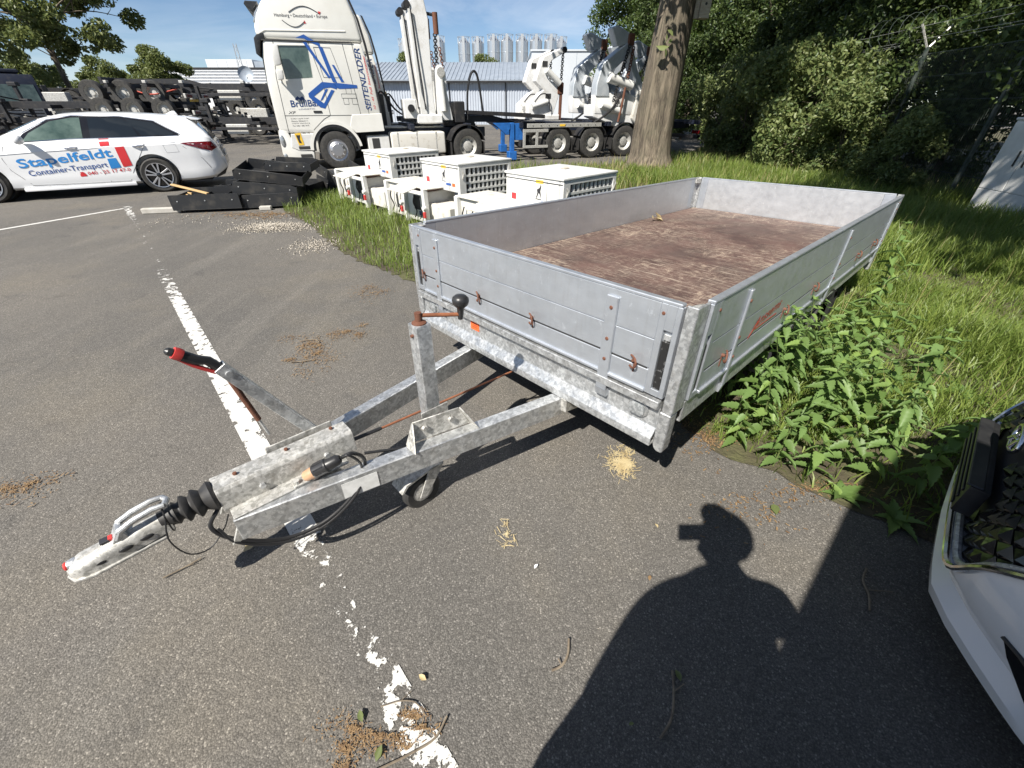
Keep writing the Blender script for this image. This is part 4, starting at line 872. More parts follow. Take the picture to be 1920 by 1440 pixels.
def chain(parent, a, b, n, r=.035, mat='chassis', name='chain'):
    a = Vector(a); b = Vector(b); mb = MB(); d = (b-a); L = d.length/n; dn = d.normalized()
    for i in range(n):
        c = a+d*((i+.5)/n); s_ = Vector((0,1,0)) if i%2 else dn.cross(Vector((0,1,0))).normalized()
        pts = [c+dn*(math.cos(t)*L*.62)+s_*(math.sin(t)*r) for t in np.linspace(0,2*math.pi,9)]
        mb.tube(pts, r*.36, 5, caps=False)
    return mb.build(name, M[mat], parent)
def sideloader(mat4, label, cranes, near=True):
    t = thing('side_loader_trailer', label, 'semi-trailer', mat=mat4)
    for yy in (.72,1.62): 
        MB().prism([(2.2,1.30),(2.2,1.16),(5.3,1.13),(5.9,.84),(13.6,.84),(13.6,1.06),(9.0,1.08),(6.0,1.14),(5.2,1.32)], yy,yy+.10, XZ).build('main_beam', M['chassis_b'], t, .004)
    for xx in (2.4,4.2,6.0,7.6,9.4,11.4,13.4): bxo('cross_member', M['chassis_b'], t, xx-.06,xx+.06,.02,2.42,.98,1.12,.006)
    MB().prism([(4.3,1.44),(4.3,1.36),(7.0,1.22),(7.0,1.33)], .35,.75, XZ).build('slide_rail', M['chassis'], t, .004)
    sr = bxo('side_rail', M['galv_dull'], t, 6.2,9.05,.0,.05,.97,1.09,.006)
    for k in range(9): MB().cyl((6.4+.3*k,-.001,1.03),(6.4+.3*k,-.012,1.03),.014,n=8).build('marker', M['chassis'], sr)
    bxo('reflector', M['yellow'], sr, 7.4,7.62,-.008,-.001,1.0,1.06,.001)
    # blue landing leg, grey side guard
    bxo('landing_leg', M['blue_p'], t, 5.62,5.76,.06,.2,.30,1.12,.012); bxo('leg_foot', M['blue_p'], t, 5.55,5.83,.0,.28,.04,.30,.02)
    MB().prism([(5.0,1.12),(5.6,1.12),(5.6,.95),(5.45,.80)], .05,.12,XZ).build('leg_brace', M['blue_p'], t, .004)
    bxo('blue_panel', M['blue_p'], t, 5.78,6.08,.1,.14,.62,1.1,.01)
    gd = bxo('side_guard', M['galv_dull'], t, 6.05,6.98,.0,.05,.84,.93,.006)
    bxo('guard_rail', M['galv_dull'], gd, 6.05,6.98,.0,.05,.38,.46,.006)
    for xx in (6.05,6.52): bxo('guard_post', M['galv_dull'], gd, xx,xx+.09,.0,.045,.46,.84,.004)
    for i,s_ in enumerate((7.41,8.76,10.12)):
        for yy in (.04,1.96): wheel_truck(t, s_, yy, .5,.40,'steel')
        mudguard(t, s_, .02, .46, .57, .5, 20, 160); mudguard(t, s_, 1.96, 2.40, .57, .5, 20, 160)
        MB().cyl((s_,.3,.5),(s_,2.1,.5),.07,n=10).build('axle', M['chassis'], t)
    bxo('rear_bumper', M['chassis'], t, 13.5,13.62,.05,2.40,.50,.62,.01)
    for yy in (.1,1.95): bxo('tail_lamp', M['tailred'], t, 13.6,13.64,yy,yy+.4,.66,.78,.006)
    for kind, s0 in cranes:
        if kind == 'tall':
            c = bxo('crane_base', M['crane_w'], t, s0-.18,s0+.62,.35,2.1,1.12,1.36,.03)
            for yy in (.42,1.55):
                MB().prism([(s0-.04,1.3),(s0-.02,1.9),(s0-.12,3.7),(s0-.10,3.95),(s0+.20,4.12),(s0+.34,4.10),(s0+.44,3.62),(s0+.40,1.75),(s0+.44,1.3)], yy,yy+.34,XZ).build('arm', M['crane_w'], c, .02)
                MB().cyl((s0-.13,yy-.03,3.90),(s0-.13,yy+.37,3.90),.09,n=14).build('pivot', M['chassis'], c)
                MB().prism([(s0-.04,1.35),(s0-.12,3.8),(s0-.06,3.8),(s0+.03,1.9),(s0+.16,1.35)], yy-.05,yy-.01,XZ).build('edge_plate', M['white2'], c, .004)
                MB().tube([(s0-.05,yy-.06,3.8),(s0+.0,yy-.08,2.9),(s0+.08,yy-.08,2.0),(s0+.10,yy-.06,1.5)],.018,6).build('hose', M['cable'], c)
                MB().prism([(s0+.48,1.2),(s0+.52,2.45),(s0+.60,2.60),(s0+.74,2.60),(s0+.84,2.40),(s0+.84,1.9),(s0+.98,1.2)], yy+.02,yy+.26,XZ).build('lower_arm', M['crane_w'], c, .03, 2)
                MB().cyl((s0+.68,yy-.03,2.42),(s0+.68,yy+.30,2.42),.12,n=16).build('pivot', M['galv_dull'], c)
                MB().cyl((s0+.70,yy-.02,1.45),(s0+.66,yy-.02,2.25),.085,n=12).build('ram', M['white2'], c)
                MB().cyl((s0+.66,yy+.1,3.30),(s0+.66,yy+.1,3.78),.075,n=12).build('chain_hook', M['rust'], c)
                chain(c, (s0+.62,yy+.1,3.32),(s0+.60,yy+.1,2.52), 12, .05); chain(c, (s0+.72,yy+.1,3.0),(s0+.80,yy+.1,2.45), 8, .04, 'rust')
                MB().tube([(s0+.42,yy+.15,3.75),(s0+.66,yy+.12,3.72)],.04,8).build('hook_link', M['chassis'], c)
            bxo('control_box', M['crane_w'], c, s0-.55,s0-.16,.40,.9,1.25,1.75,.02)
            MB().lathe([(.10,0),(.10,.1)],(s0-.34,.40,1.52),(0,-1,0),14).build('dial', M['chassis'], c)
            bxo('hydraulic_pack', M['chassis'], c, s0+1.05,s0+1.4,.5,1.6,1.12,1.70,.03)
            MB().tube(bez([(s0+1.5,.6,1.2),(s0+1.55,.6,2.0),(s0+1.72,.6,2.45),(s0+1.9,.6,2.3),(s0+2.05,.6,1.3)]),.035,8).build('hose', M['cable'], c)
        elif kind == 'folded':
            c = bxo('crane_base', M['crane_w'], t, s0+.0,s0+1.35,.4,2.1,1.08,1.28,.03)
            for yy in (.45,1.5):
                MB().prism([(s0-.02,1.2),(s0-.02,1.62),(s0+.60,2.10),(s0+.26,2.38),(s0+.55,3.12),(s0+1.38,3.44),(s0+1.50,3.36),(s0+1.45,3.28),(s0+.92,3.02),(s0+.72,2.72),(s0+.84,2.42),(s0+1.2,2.30),(s0+1.3,1.9),(s0+1.05,1.2)], yy,yy+.34,XZ).build('arm', M['crane_w'], c, .02)
                MB().cyl((s0+.70,yy-.06,2.72),(s0+1.28,yy-.06,2.30),.115,n=14).build('ram', M['white2'], c)
                MB().cyl((s0+.1,yy-.06,1.55),(s0+.75,yy-.06,1.72),.10,n=14).build('ram', M['white2'], c)
                bxo('wear_pad', M['rust'], c, s0+1.22,s0+1.50,yy-.02,yy+.36,1.95,2.35,.03); bxo('stanchion', M['rust'], c, s0+1.36,s0+1.46,yy,yy+.1,1.1,2.0,.01)
                MB().cyl((s0+1.45,yy-.03,3.36),(s0+1.45,yy+.37,3.36),.10,n=14).build('pivot', M['chassis'], c)
                chain(c, (s0+1.47,yy+.15,3.32),(s0+1.44,yy+.15,2.3), 15, .05)
                for (a,b,c0,d0) in ((.52,.74,3.0,2.82),(.70,.94,1.98,1.82)): bxo('decal', M['seam'], c, s0+a,s0+b,yy-.012,yy-.004,d0,c0,.002)
                MB().tube(bez([(s0+.2,yy-.1,1.7),(s0+.45,yy-.14,1.95),(s0+.75,yy-.14,1.9),(s0+.9,yy-.1,1.4)]),.022,6).build('hose', M['cable'], c)
        else:
            g_ = M['crane_g']
            c = MB().prism([(s0+.9,.95),(s0-.05,1.25),(s0-.08,1.6),(s0+1.3,1.75),(s0+2.0,1.65),(s0+2.05,1.2),(s0+1.5,.95)], .2,.9,XZ).build('crane_base', M['crane_w'], t, .03)
            for yy in (.15,1.80):
                MB().prism([(s0-.05,1.85),(s0-.05,2.20),(s0+.10,2.74),(s0+1.0,3.32),(s0+1.12,3.0),(s0+.62,2.62),(s0+.42,2.2),(s0+.50,1.85)], yy,yy+.36,XZ).build('arm', g_, c, .02)
                MB().prism([(s0+.32,3.66),(s0+.55,3.74),(s0+1.06,3.55),(s0+1.02,3.26),(s0+.60,3.20),(s0+.52,3.32)], yy+.02,yy+.34,XZ).build('arm_tip', g_, c, .03)
                MB().prism([(s0+.98,3.30),(s0+1.16,3.30),(s0+1.52,2.60),(s0+2.12,1.85),(s0+2.05,1.62),(s0+1.70,1.7),(s0+1.35,2.4)], yy,yy+.36,XZ).build('arm_link', g_, c, .02)
                MB().prism([(s0-.03,1.35),(s0-.06,1.9),(s0+1.1,2.0),(s0+1.6,1.85),(s0+1.5,1.3)], yy+.03,yy+.33,XZ).build('lower_arm', M['crane_w'], c, .04, 2)
                MB().cyl((s0+.36,yy-.05,2.38),(s0+1.30,yy-.05,2.15),.15,n=14).build('ram', M['white2'], c)
                MB().cyl((s0+.18,yy-.04,1.62),(s0+.95,yy-.04,1.42),.11,n=14).build('ram', M['white2'], c)
                bxo('wear_pad', M['rust'], c, s0+.98,s0+1.24,yy-.03,yy+.38,3.22,3.56,.04)
                chain(c, (s0+1.02,yy-.08,3.25),(s0+.60,yy-.10,1.7), 22, .05); chain(c, (s0+1.18,yy-.08,3.2),(s0+1.04,yy-.10,2.1), 15, .05, 'rust')
                MB().tube([(s0+1.02,yy-.12,2.2),(s0+.95,yy-.14,1.6),(s0+.88,yy-.12,1.1)],.04,7).build('strap', M['rust'], c)
                MB().tube(bez([(s0+.9,yy-.1,1.9),(s0+.55,yy-.16,1.5),(s0+.2,yy-.16,1.25),(s0-.1,yy-.1,1.1)]),.035,7).build('hose', M['cable'], c)
                MB().prism([(s0+1.50,1.2),(s0+1.62,2.05),(s0+1.98,2.0),(s0+1.95,1.3),(s0+1.75,1.0)], yy-.06,yy+.4,XZ).build('stanchion', M['white_dirty'], c, .03)
    return t
sideloader(mk(0), 'side loader semi-trailer with blue landing leg behind the cream tractor unit', [('tall',2.82),('grey',8.85)])
sideloader(mk(2.9,.75), 'side loader semi-trailer parked behind the one with the blue landing leg', [('folded',6.95),('grey',11.0)])
# ------------------------------------------------------------------ white power units on the verge
AH = Vector((.733,.681,0)); LH = Vector((-.681,.733,0)); G0 = Vector((-1.883,7.232,0))
def power_unit(l0, label, low_extra=True):
    """x away from the bays (A), y along the row (L). Housing y 0..0.95, lower body y 0..1.6"""
    t = thing('power_unit', label, 'generator', mat=frame(G0+LH*l0+Vector((0,0,.02)), AH, LH), group='white power units on the verge')
    wm, wd = M['white2'], M['white_dirty']
    h = MB()
    # housing with open grille side facing -y
    hz0, hz1, y1 = .50, .885, .95
    hp = [(.30,hz0+.06),(.30,hz1),(1.30,hz1),(1.30,.34),(.62,.34),(.55,hz0)]
    MB().box(.30,1.30,.05,y1,hz0+.02,hz1).build('housing', wm, t, .018, 2)
    bxo('lid', wm, t, .285,1.315,-.02,y1+.015,hz1-.006,hz1+.022,.010,seg=2)
    bxo('lid_seam', M['seam'], t, .294,.31,.0,y1,hz1-.05,hz1-.043,.001)
    # louvred side: frame, dark core, crossing bars
    gx0, gx1, gz0, gz1 = .42, 1.24, .36, .83
    cor = bxo('radiator_core', M['seam'], t, gx0,gx1,.045,.075,gz0,gz1,.0)
    fr = MB()
    for a in ((.30,gx0,gz0-.04,hz1-.008),(gx1,1.30,gz0-.04,hz1-.008)): fr.box(a[0],a[1],-.012,.045,a[2],a[3])
    fr.box(gx0,gx1,-.012,.045,gz1,hz1-.008); fr.box(gx0,gx1,-.012,.045,gz0-.04,gz0)
    fr.build('grille_frame', wm, t, .004)
    gb = MB()
    for k in range(1,10): x = gx0+(gx1-gx0)*k/10; gb.box(x-.014,x+.014,.0,.028,gz0,gz1)
    for k in range(1,5): z = gz0+(gz1-gz0)*k/5; gb.box(gx0,gx1,-.004,.024,z-.013,z+.013)
    gb.build('grille', wm, t, kind='stuff')
    for xx in (.36,1.26): MB().tube([(xx,-.012,.80),(xx+.012,-.03,.77),(xx,-.012,.70)],.010,6).build('latch', M['galv_dull'], t)
    # lower body: tanks, posts and pockets
    low = bxo('lower_body', wd, t, .10,1.28,.02,1.62,.05,.34,.02)
    bxo('fuel_tank', wm, t, .02,.62,.55,1.02,.06,.50,.03,seg=2); bxo('tank_cap', M['plastic'], t, .2,.3,.7,.8,.50,.53,.01)
    bxo('side_box', wd, t, .04,.5,1.14,1.6,.06,.55,.03,seg=2)
    for yy in (.50,1.06,1.62): bxo('frame_post', wm, t, -.03,.05,yy-.04,yy+.03,.02,.56,.008)
    bxo('top_plate', wd, t, .0,.60,.40,1.66,.548,.566,.004)
    bxo('pocket', M['seam'], t, -.004,.03,.66,.80,.24,.44,.004); bxo('rust_panel', M['rust'], t, .03,.40,.43,.98,.530,.545,.002)
    bxo('open_flap', wd, t, -.22,.02,.52,1.0,.50,.515,.003, M=Matrix.Translation((0,0,.08)) @ Matrix.Rotation(-.22,4,'Y'))
    for yy in (1.10,.44): 
        MB().lathe([(.035,0),(.04,.02),(.03,.05)],(-.03,yy,.30),(-1,0,0),12).build('hinge_boss', M['white2'], t)
        bxo('red_handle', M['red_pl'], t, -.075,-.035,yy-.02,yy+.02,.16,.25,.008)
    for yy in (.6,.75,1.25,1.45): MB().tube(bez([(-.01,yy,.45),(-.03,yy+.02,.34),(-.01,yy-.02,.22),(-.02,yy+.03,.12)]),.010,6).build('cable', M['cable'], t)
    bxo('vent_plate', M['seam'], t, -.036,-.03,1.22,1.28,.20,.40,.002); bxo('round_badge', M['ink_navy'], t, .012,.018,.62,.70,.16,.22,.0)
    # stickers on the housing front
    X = .2995
    bxo('red_sticker', M['ink_red'], t, X-.003,X-.001,.76,.84,.60,.67,0)
    im = bxo('yellow_sticker', M['yellow'], t, X-.003,X-.001,.30,.42,.82,.855,0)
    # leaping antelope mark as a plain dark silhouette
    MB().prism([(.41,.66),(.39,.72),(.40,.75),(.36,.77),(.34,.80),(.35,.815),(.33,.80),(.335,.77),(.345,.74),(.335,.70),(.34,.66),(.35,.70),(.37,.72),(.40,.66)], X-.004,X-.002, lambda a,b,d:(d,a,b)).build('antelope_mark', M['ink_dark'], t)
    bxo('mark_bar', M['ink_dark'], t, X-.004,X-.002,.33,.42,.645,.652,0)
    bxo('blue_sticker', M['ink_blue'], t, X-.003,X-.001,.20,.32,.60,.63,0); bxo('orange_sticker', M['orange_lab'], t, X-.003,X-.001,.10,.17,.595,.635,0)
    bxo('panel_gap', M['seam'], t, X-.0015,X+.002,.238,.242,.53,.86,0)
    bxo('stone', M['gravel'], t, .9,1.0,.5,.58,hz1+.022,hz1+.04,.015)
    bxo('skid', M['chassis'], t, .05,1.25,.1,.25,-.02,.05,.01); bxo('skid', M['chassis'], t, .05,1.25,1.35,1.5,-.02,.05,.01)
    return t
power_unit(.62, 'white power unit with louvred side, beside the black steel trays')
power_unit(-1.33, 'white power unit in the middle of the row of three')
power_unit(-3.28, 'white power unit closest to the flatbed trailer side board')
# ------------------------------------------------------------------ black steel trays and scrap beside the estate car
def tray(loc, rz, size, tilt, label, rx=0.0, walls='NSEW', chamfer=True, compart=0):
    m = Matrix.Translation(loc) @ Matrix.Rotation(rz,4,'Z') @ Matrix.Rotation(tilt,4,'Y') @ Matrix.Rotation(rx,4,'X')
    t = thing('steel_tray', label, 'metal tray', mat=m, group='black steel trays')
    L, W, Hh = size; th = .008; bt = M['black_tray']
    bxo('base_plate', bt, t, 0,L,0,W,0,th,.002)
    c = .10 if chamfer else 0.0
    if 'S' in walls: MB().prism([(0,th),(L,th),(L+.0,Hh-c*.3),(L-c,Hh),(c*.5,Hh),(0,Hh-c)], .0,th, XZ).build('side_wall', bt, t, .0015)
    if 'N' in walls: MB().prism([(0,th),(L,th),(L,Hh-c*.3),(L-c,Hh),(c*.5,Hh),(0,Hh-c)], W-th,W, XZ).build('side_wall', bt, t, .0015)
    if 'W' in walls: bxo('end_wall', bt, t, 0,th,th,W-th,th,Hh*.8,.0015)
    if 'E' in walls: bxo('end_wall', bt, t, L-th,L,th,W-th,th,Hh*.85,.0015)
    for k in range(compart): x = L*(k+1)/(compart+1); bxo('divider', bt, t, x-.004,x+.004,th,W-th,th,Hh*.7,.001)
    for x in (.12,L*.5,L-.12): MB().cyl((x,-.001,Hh*.6),(x,-.010,Hh*.6),.010,n=8).build('bolt', M['galv'], t)
    return t
az = math.atan2(.22,1.05)
tray((-6.0,7.72,.05), az, (1.12,.85,.25), .0, 'open black steel tray with dividers and a pale batten across it', compart=2, chamfer=False)
tray((-4.93,8.02,.03), az+.05, (.98,.9,.22), -.02, 'black steel tray lying under the tilted stack, next to the grass', chamfer=True)
tray((-5.05,8.05,.28), az+.02, (1.08,.85,.20), .10, 'black steel tray tilted on the bottom tray of the stack')
tray((-5.0,8.15,.50), az-.03, (1.15,.8,.18), .13, 'black steel tray second from the top of the tilted stack', rx=.12)
tray((-4.72,8.75,.56), az-.10, (.85,.6,.16), .04, 'black steel tray topmost on the tilted stack', rx=.05)
tray((-5.85,8.75,.04), az+.06, (1.0,.8,.26), -.03, 'black steel tray behind the open tray, near the car wheel')
tray((-5.3,9.4,.04), az-.3, (1.1,.7,.22), .0, 'black steel tray at the back of the heap, under the car bumper')
tray((-4.35,10.15,.38), -.85, (1.1,.75,.22), .16, 'black steel tray leaning on the power unit', walls='NSE')
tray((-4.40,10.2,.10), -.80, (1.1,.75,.24), .10, 'black steel tray beneath the one leaning on the power unit', walls='NSE')
tag(MB().box(0,.72,0,.06,0,.022, Matrix.Translation((-6.08,8.0,.42)) @ Matrix.Rotation(-.22,4,'Z') @ Matrix.Rotation(.17,4,'Y')).build('timber_batten', M['wood'], None, .003), 'pale timber batten lying across the open black tray', 'batten')
tag(MB().box(0,.07,0,.03,0,.26, Matrix.Translation((-6.02,8.18,.03)) @ Matrix.Rotation(.25,4,'Y')).build('timber_offcut', M['wood'], None, .003), 'short pale timber offcut standing beside the open tray, taller one', 'offcut')
tag(MB().box(0,.06,0,.03,0,.20, Matrix.Translation((-6.10,8.28,.03)) @ Matrix.Rotation(.12,4,'Y')).build('timber_offcut', M['wood'], None, .003), 'short pale timber offcut standing beside the open tray, shorter one', 'offcut')
pal = thing('broken_pallet', 'broken weathered timber pallet on the asphalt by the trays', 'pallet', (-6.40,8.25,0), az)
for k in range(4): bxo('slat', M['wood_old'], pal, .0,.62-.06*k,.13*k,.13*k+.09,.075,.095,.003)
for k in range(2): bxo('bearer', M['wood_old'], pal, .05+.45*k,.13+.45*k,.0,.5,.006,.074,.003)
tag(bxo('kerb_stone', M['concrete'], None, 0,.62,0,.10,.0,.09,.012, M=Matrix.Translation((-6.55,7.68,.0)) @ Matrix.Rotation(az,4,'Z')), 'loose concrete kerb stone lying before the trays', 'kerb stone')
tag(bxo('kerb_stone', M['concrete'], None, 0,.20,0,.10,.0,.07,.012, M=Matrix.Translation((-4.62,7.98,.0)) @ Matrix.Rotation(az,4,'Z')), 'small broken kerb stone poking out under the stacked trays', 'kerb stone')
# ------------------------------------------------------------------ utility cabinet by the fence
cbm = frame((8.50,7.80,0),(-.10,-.995,0))
cbn = thing('utility_cabinet', 'pale grey utility cabinet with a dark handle by the fence', 'cabinet', mat=cbm)
bxo('carcass', M['white2'], cbn, 0,.95,-.36,0,.08,1.40,.012,seg=2); bxo('roof', M['white2'], cbn, -.02,.97,-.38,.03,1.40,1.44,.012)
bxo('plinth', M['concrete'], cbn, -.01,.96,-.37,.01,0,.08,.006)
for a,b in ((.015,.47),(.48,.935)): 
    d = bxo('door', M['white2'], cbn, a,b,-.376,-.361,.42,1.37,.005); bxo('handle', M['plastic'], d, a+.06 if a>.3 else b-.09,a+.09 if a>.3 else b-.06,-.392,-.376,.78,1.0,.006)
bxo('lower_panel', M['white2'], cbn, .015,.935,-.374,-.361,.10,.41,.004)
for k in range(2): bxo('side_slot', M['seam'], cbn, -.004,.001,-.25+.0*k,-.22,.72,.98,.001) if k==0 else bxo('side_joint', M['seam'], cbn, -.003,.001,-.35,-.01,.40,.408,.0)
# ------------------------------------------------------------------ security fence with outrigger arms and razor wire
FX = lambda y: 7.56+.11*y
zinc = pm('green_fence_coat', (0.035,0.055,0.045), 0.5, 0.2, (0.10,0.11,0.10), 9)
fen = thing('security_fence', 'dark mesh security fence with Y arms and coiled razor wire before the hedge', 'fence', (FX(8.72),8.72,0))
fen.matrix_world = frame((FX(1.22),1.22,0),(.11,.994,0)); NP = 16
for k in range(NP):
    x = 2.5*k
    p = bxo('fence_post', zinc, fen, x-.03,x+.03,-.03,.03,0,2.62,.004)
    for sy in (-1,1): MB().tube([(x,0,2.58),(x,sy*.30,2.98)],.022,6).build('outrigger_arm', M['galv_dull'], p)
for k in range(NP-1):
    x0 = 2.5*k
    if k < 9:
        mb = MB()
        for i in range(49): xx = x0+.05+i*.05; mb.box(xx-.0025,xx+.0025,-.0025,.0025,.08,2.5)
        mb.build('mesh_wires', zinc, fen, kind='stuff', fix=False)
    for z in (.1,.5,.9,1.3,1.7,2.1,2.5): MB().box(x0+.03,x0+2.47,-.036,-.030,z-.006,z+.006).build('horizontal_wire', zinc, fen, fix=False)
    if k < 4: continue
    pts = []; n = 7
    for i in range(n*14+1):
        a = 2*math.pi*i/14; pts.append((x0+2.5*i/(n*14), .30*math.cos(a), 2.98+.30*math.sin(a)))
    MB().tube(pts, .005, 4, caps=False).build('razor_coil', zinc, fen, fix=False)
for z,y in ((2.75,-.15),(2.95,-.28),(2.75,.15),(2.95,.28)): MB().tube([(0,y,z),(2.5*(NP-1),y,z)],.004,4).build('strand_wire', M['galv_dull'], fen)
# ------------------------------------------------------------------ stacked container chassis at the far side of the yard
def chassis(mat4, label, flip=False, yellow=False, legs=True):
    m = mat4 @ (Matrix.Translation((0,0,1.25)) @ Matrix.Rotation(math.pi,4,'X') if flip else Matrix.Identity(4))
    t = thing('container_chassis', label, 'chassis', mat=m, group='container chassis stacked across the yard')
    ch = M['chassis']
    for yy in (-.5,.42): MB().prism([(-6,1.28),(-6,1.12),(-3.3,1.10),(-2.7,.82),(6,.82),(6,1.08),(-2.5,1.12),(-3.1,1.28)], yy,yy+.10,XZ).build('main_beam', ch, t, .004)
    for x in (-5.9,-4.2,-2.6,.1,2.9,5.85):
        b = bxo('bolster', ch, t, x-.09,x+.09,-1.2,1.2,.96,1.10,.008)
        for sy in (-1,1): bxo('twist_lock', M['galv_dull'], b, x-.08,x+.08,sy*1.12-.08,sy*1.12+.08,1.10,1.20,.01)
    bxo('front_bolster', M['chassis'], t, -6.1,-5.95,-1.22,1.22,1.05,1.32,.01)
    for s_ in (2.1,3.4,4.7):
        for sy in (-1,1):
            w_ = MB().lathe([(.27,-.18),(.46,-.19),(.49,-.13),(.49,.13),(.46,.19),(.27,.18)],(0,0,0),(0,1,0),24,caps=False).build('wheel', M['tyre'], t); w_.location = (s_,sy*1.0,.5)
            MB().lathe([(.275,.15),(.22,.02),(.12,.04),(.10,.09),(.0,.09)],(0,0,0),(0,sy,0),18,caps=False).build('rim', M['galv_dull'], w_)
            if sy < 0: mudguard(t, s_, -1.22, -.80, .56, .5, 30, 150)
        MB().cyl((s_,-1,.5),(s_,1,.5),.06,n=8).build('axle', ch, t)
    if legs:
        for sy in (-.75,.75): 
            bxo('landing_leg', ch, t, -2.3,-2.16,sy-.07,sy+.07,.22,1.0,.01); bxo('leg_foot', ch, t, -2.42,-2.04,sy-.13,sy+.13,.06,.22,.02)
        MB().tube([(-2.2,-.7,.95),(-1.5,-.45,.9),(-2.2,.7,.6)],.03,6).build('leg_brace', ch, t)
    rb = bxo('rear_bumper', M['galv_dull'], t, 5.95,6.05,-1.2,1.2,.52,.70,.01)
    for sy in (-.85,.85): bxo('tail_lamp', M['tailred'], rb, 6.05,6.08,sy-.22,sy+.22,.56,.66,.006)
    bxo('side_box', M['galv_dull'], t, -1.2,-.2,-1.05,-.7,.45,.85,.02)
    bxo('side_guard', M['chassis'], t, -1.6,1.3,-1.22,-1.18,.62,.74,.006)
    MB().tube(bez([(-5.8,-.3,1.0),(-4.5,-.6,.7),(-3.4,-.3,.9)]),.025,6).build('air_line', M['logo_red'], t)
    if yellow: bxo('marker_board', M['yellow'], t, 6.06,6.08,-1.0,1.0,.74,.84,.004)
    return t
def stack(x, y, yaw, n, flips, where, z0=0.0):
    names = ['lowest','second','third','topmost'] if n == 4 else (['lowest','middle','topmost'] if n == 3 else ['lower','upper'])
    for i in range(n):
        z = z0 + i*.66
        chassis(Matrix.Translation((x+.25*(i%2),y+.1*i,z)) @ Matrix.Rotation(yaw+.012*(i-1),4,'Z'), 'black container chassis, %s of the stack %s' % (names[i], where), flip=flips[i], yellow=(i==n-1))
stack(-12.4,24.0,R(2),3,[False,True,False],'with landing legs between car and cab')
stack(-14.5,27.3,R(3),3,[False,True,False],'behind the one between car and cab')
stack(-21.5,23.6,R(8),3,[False,True,True],'with upturned wheels behind the white car roof')
stack(-19.5,31.5,R(4),3,[False,True,False],'at the back, before the far white hall')
stack(-27.5,29.4,R(6),3,[False,True,False],'before the big birch tree')
stack(-35.5,29.0,R(14),3,[False,False,True],'beside the dark tractor unit')
stack(-33.0,34.5,R(9),3,[False,True,False],'farthest back, by the far hedge')
# dark tractor unit standing among the stacks
dk = thing('dark_tractor_unit', 'dark tractor unit with grey windscreen among the chassis stacks', 'truck', mat=frame((-26.2,26.2,0),(.75,-.66,0)))
MB().prism([(0,.5),(0,1.6),(-.15,2.55),(-.35,2.95),(-2.1,3.0),(-2.2,.6)], -1.22,1.22,XZ).build('cab', M['chassis_b'], dk, .06, 2)
MB().prism([(.012,1.62),(-.125,2.5),(-.14,2.5),(-.005,1.62)], -1.05,1.05,XZ).build('windscreen', M['glass_g'], dk)
MB().prism([(.02,.75),(.02,1.5),(.0,1.5),(.0,.75)], -.95,.95,XZ).build('radiator_grille', M['galv_dull'], dk)
for z in (.9,1.05,1.2,1.35): bxo('grille_slat', M['chassis'], dk, .02,.035,-.9,.9,z,z+.05,.004)
lettering('lettering', 'MAN', .14, .5, lambda x,y:(.024,-.25+x,1.52+y), M['rim'], dk)
bxo('roof_hatch', M['chassis_b'], dk, -1.8,-.6,-.8,.8,3.0,3.18,.05); bxo('bumper', M['chassis_b'], dk, -.2,.10,-1.24,1.24,.35,.72,.04)
for sy in (-1,1):
    MB().prism([(-.55,1.7),(-.6,2.5),(-1.4,2.5),(-1.4,1.7)], sy*1.222,sy*1.228,XZ).build('side_window', M['glass'], dk)
    MB().box(-.25,-.10,sy*1.42-.12,sy*1.42+.12,1.75,2.5).build('mirror', M['plastic'], dk, .03)
    for s_ in (-1.0,-4.6): 
        w_ = MB().lathe([(.27,-.17),(.48,-.18),(.5,-.12),(.5,.12),(.48,.18),(.27,.17)],(0,0,0),(0,1,0),24,caps=False).build('wheel', M['tyre'], dk); w_.location = (s_,sy*1.05,.5)
        MB().lathe([(.28,.14),(.2,.05),(.1,.12),(0,.12)],(0,0,0),(0,sy,0),16,caps=False).build('rim', M['galv_dull'], w_)
    bxo('chassis_rail', M['chassis'], dk, -5.6,-2.1,sy*.4-.05,sy*.4+.05,.75,1.0,.006)
# ------------------------------------------------------------------ far buildings, silos, masts
ribw = pm('white_cladding', (0.66,0.67,0.68), 0.5, 0.1, (0.58,0.59,0.61), 3); ribg = pm('grey_cladding', (0.44,0.48,0.54), 0.5, 0.2, (0.50,0.54,0.60), 0.6)
roofg = pm('grey_roof_sheet', (0.27,0.31,0.36), 0.5, 0.2, (0.33,0.37,0.42), 1.2); flatg = pm('pale_grey_panel', (0.52,0.55,0.58), 0.5, 0.1, (0.57,0.60,0.63), 0.3)
def ribbed(name, mat, parent, x0, x1, y, z0, z1, pitch, depth=.04, horizontal=False):
    rows = [[],[]]
    n = int(((z1-z0) if horizontal else (x1-x0))/pitch)
    for i in range(n):
        a = i*pitch
        for q, d in ((0,0),(.42,0),(.5,depth),(.92,depth)):
            p = a+q*pitch
            if horizontal: rows[0].append((x0,y-d,z0+p)); rows[1].append((x1,y-d,z0+p))
            else: rows[0].append((x0+p,y-d,z0)); rows[1].append((x0+p,y-d,z1))
    return MB().grid(rows).build(name, mat, parent, fix=False)
b1 = thing('workshop_hall', 'long grey ribbed hall with a low pitched metal roof behind the side loaders', 'building', (-5,48,0))
b1.matrix_world = Matrix.Translation((0,48,0))
bxo('wall', ribg, b1, -18,2.2,.06,14,0,3.5,0); ribbed('front_cladding', ribg, b1, -18,2.2,.05,0,3.45,.25,.05)
MB().prism([(-.35,3.42),(-.35,3.56),(7,5.35),(14.3,3.56),(14.3,3.42),(7,5.2)], -18.3,2.4, lambda a,b,d:(d,a,b)).build('roof', roofg, b1)
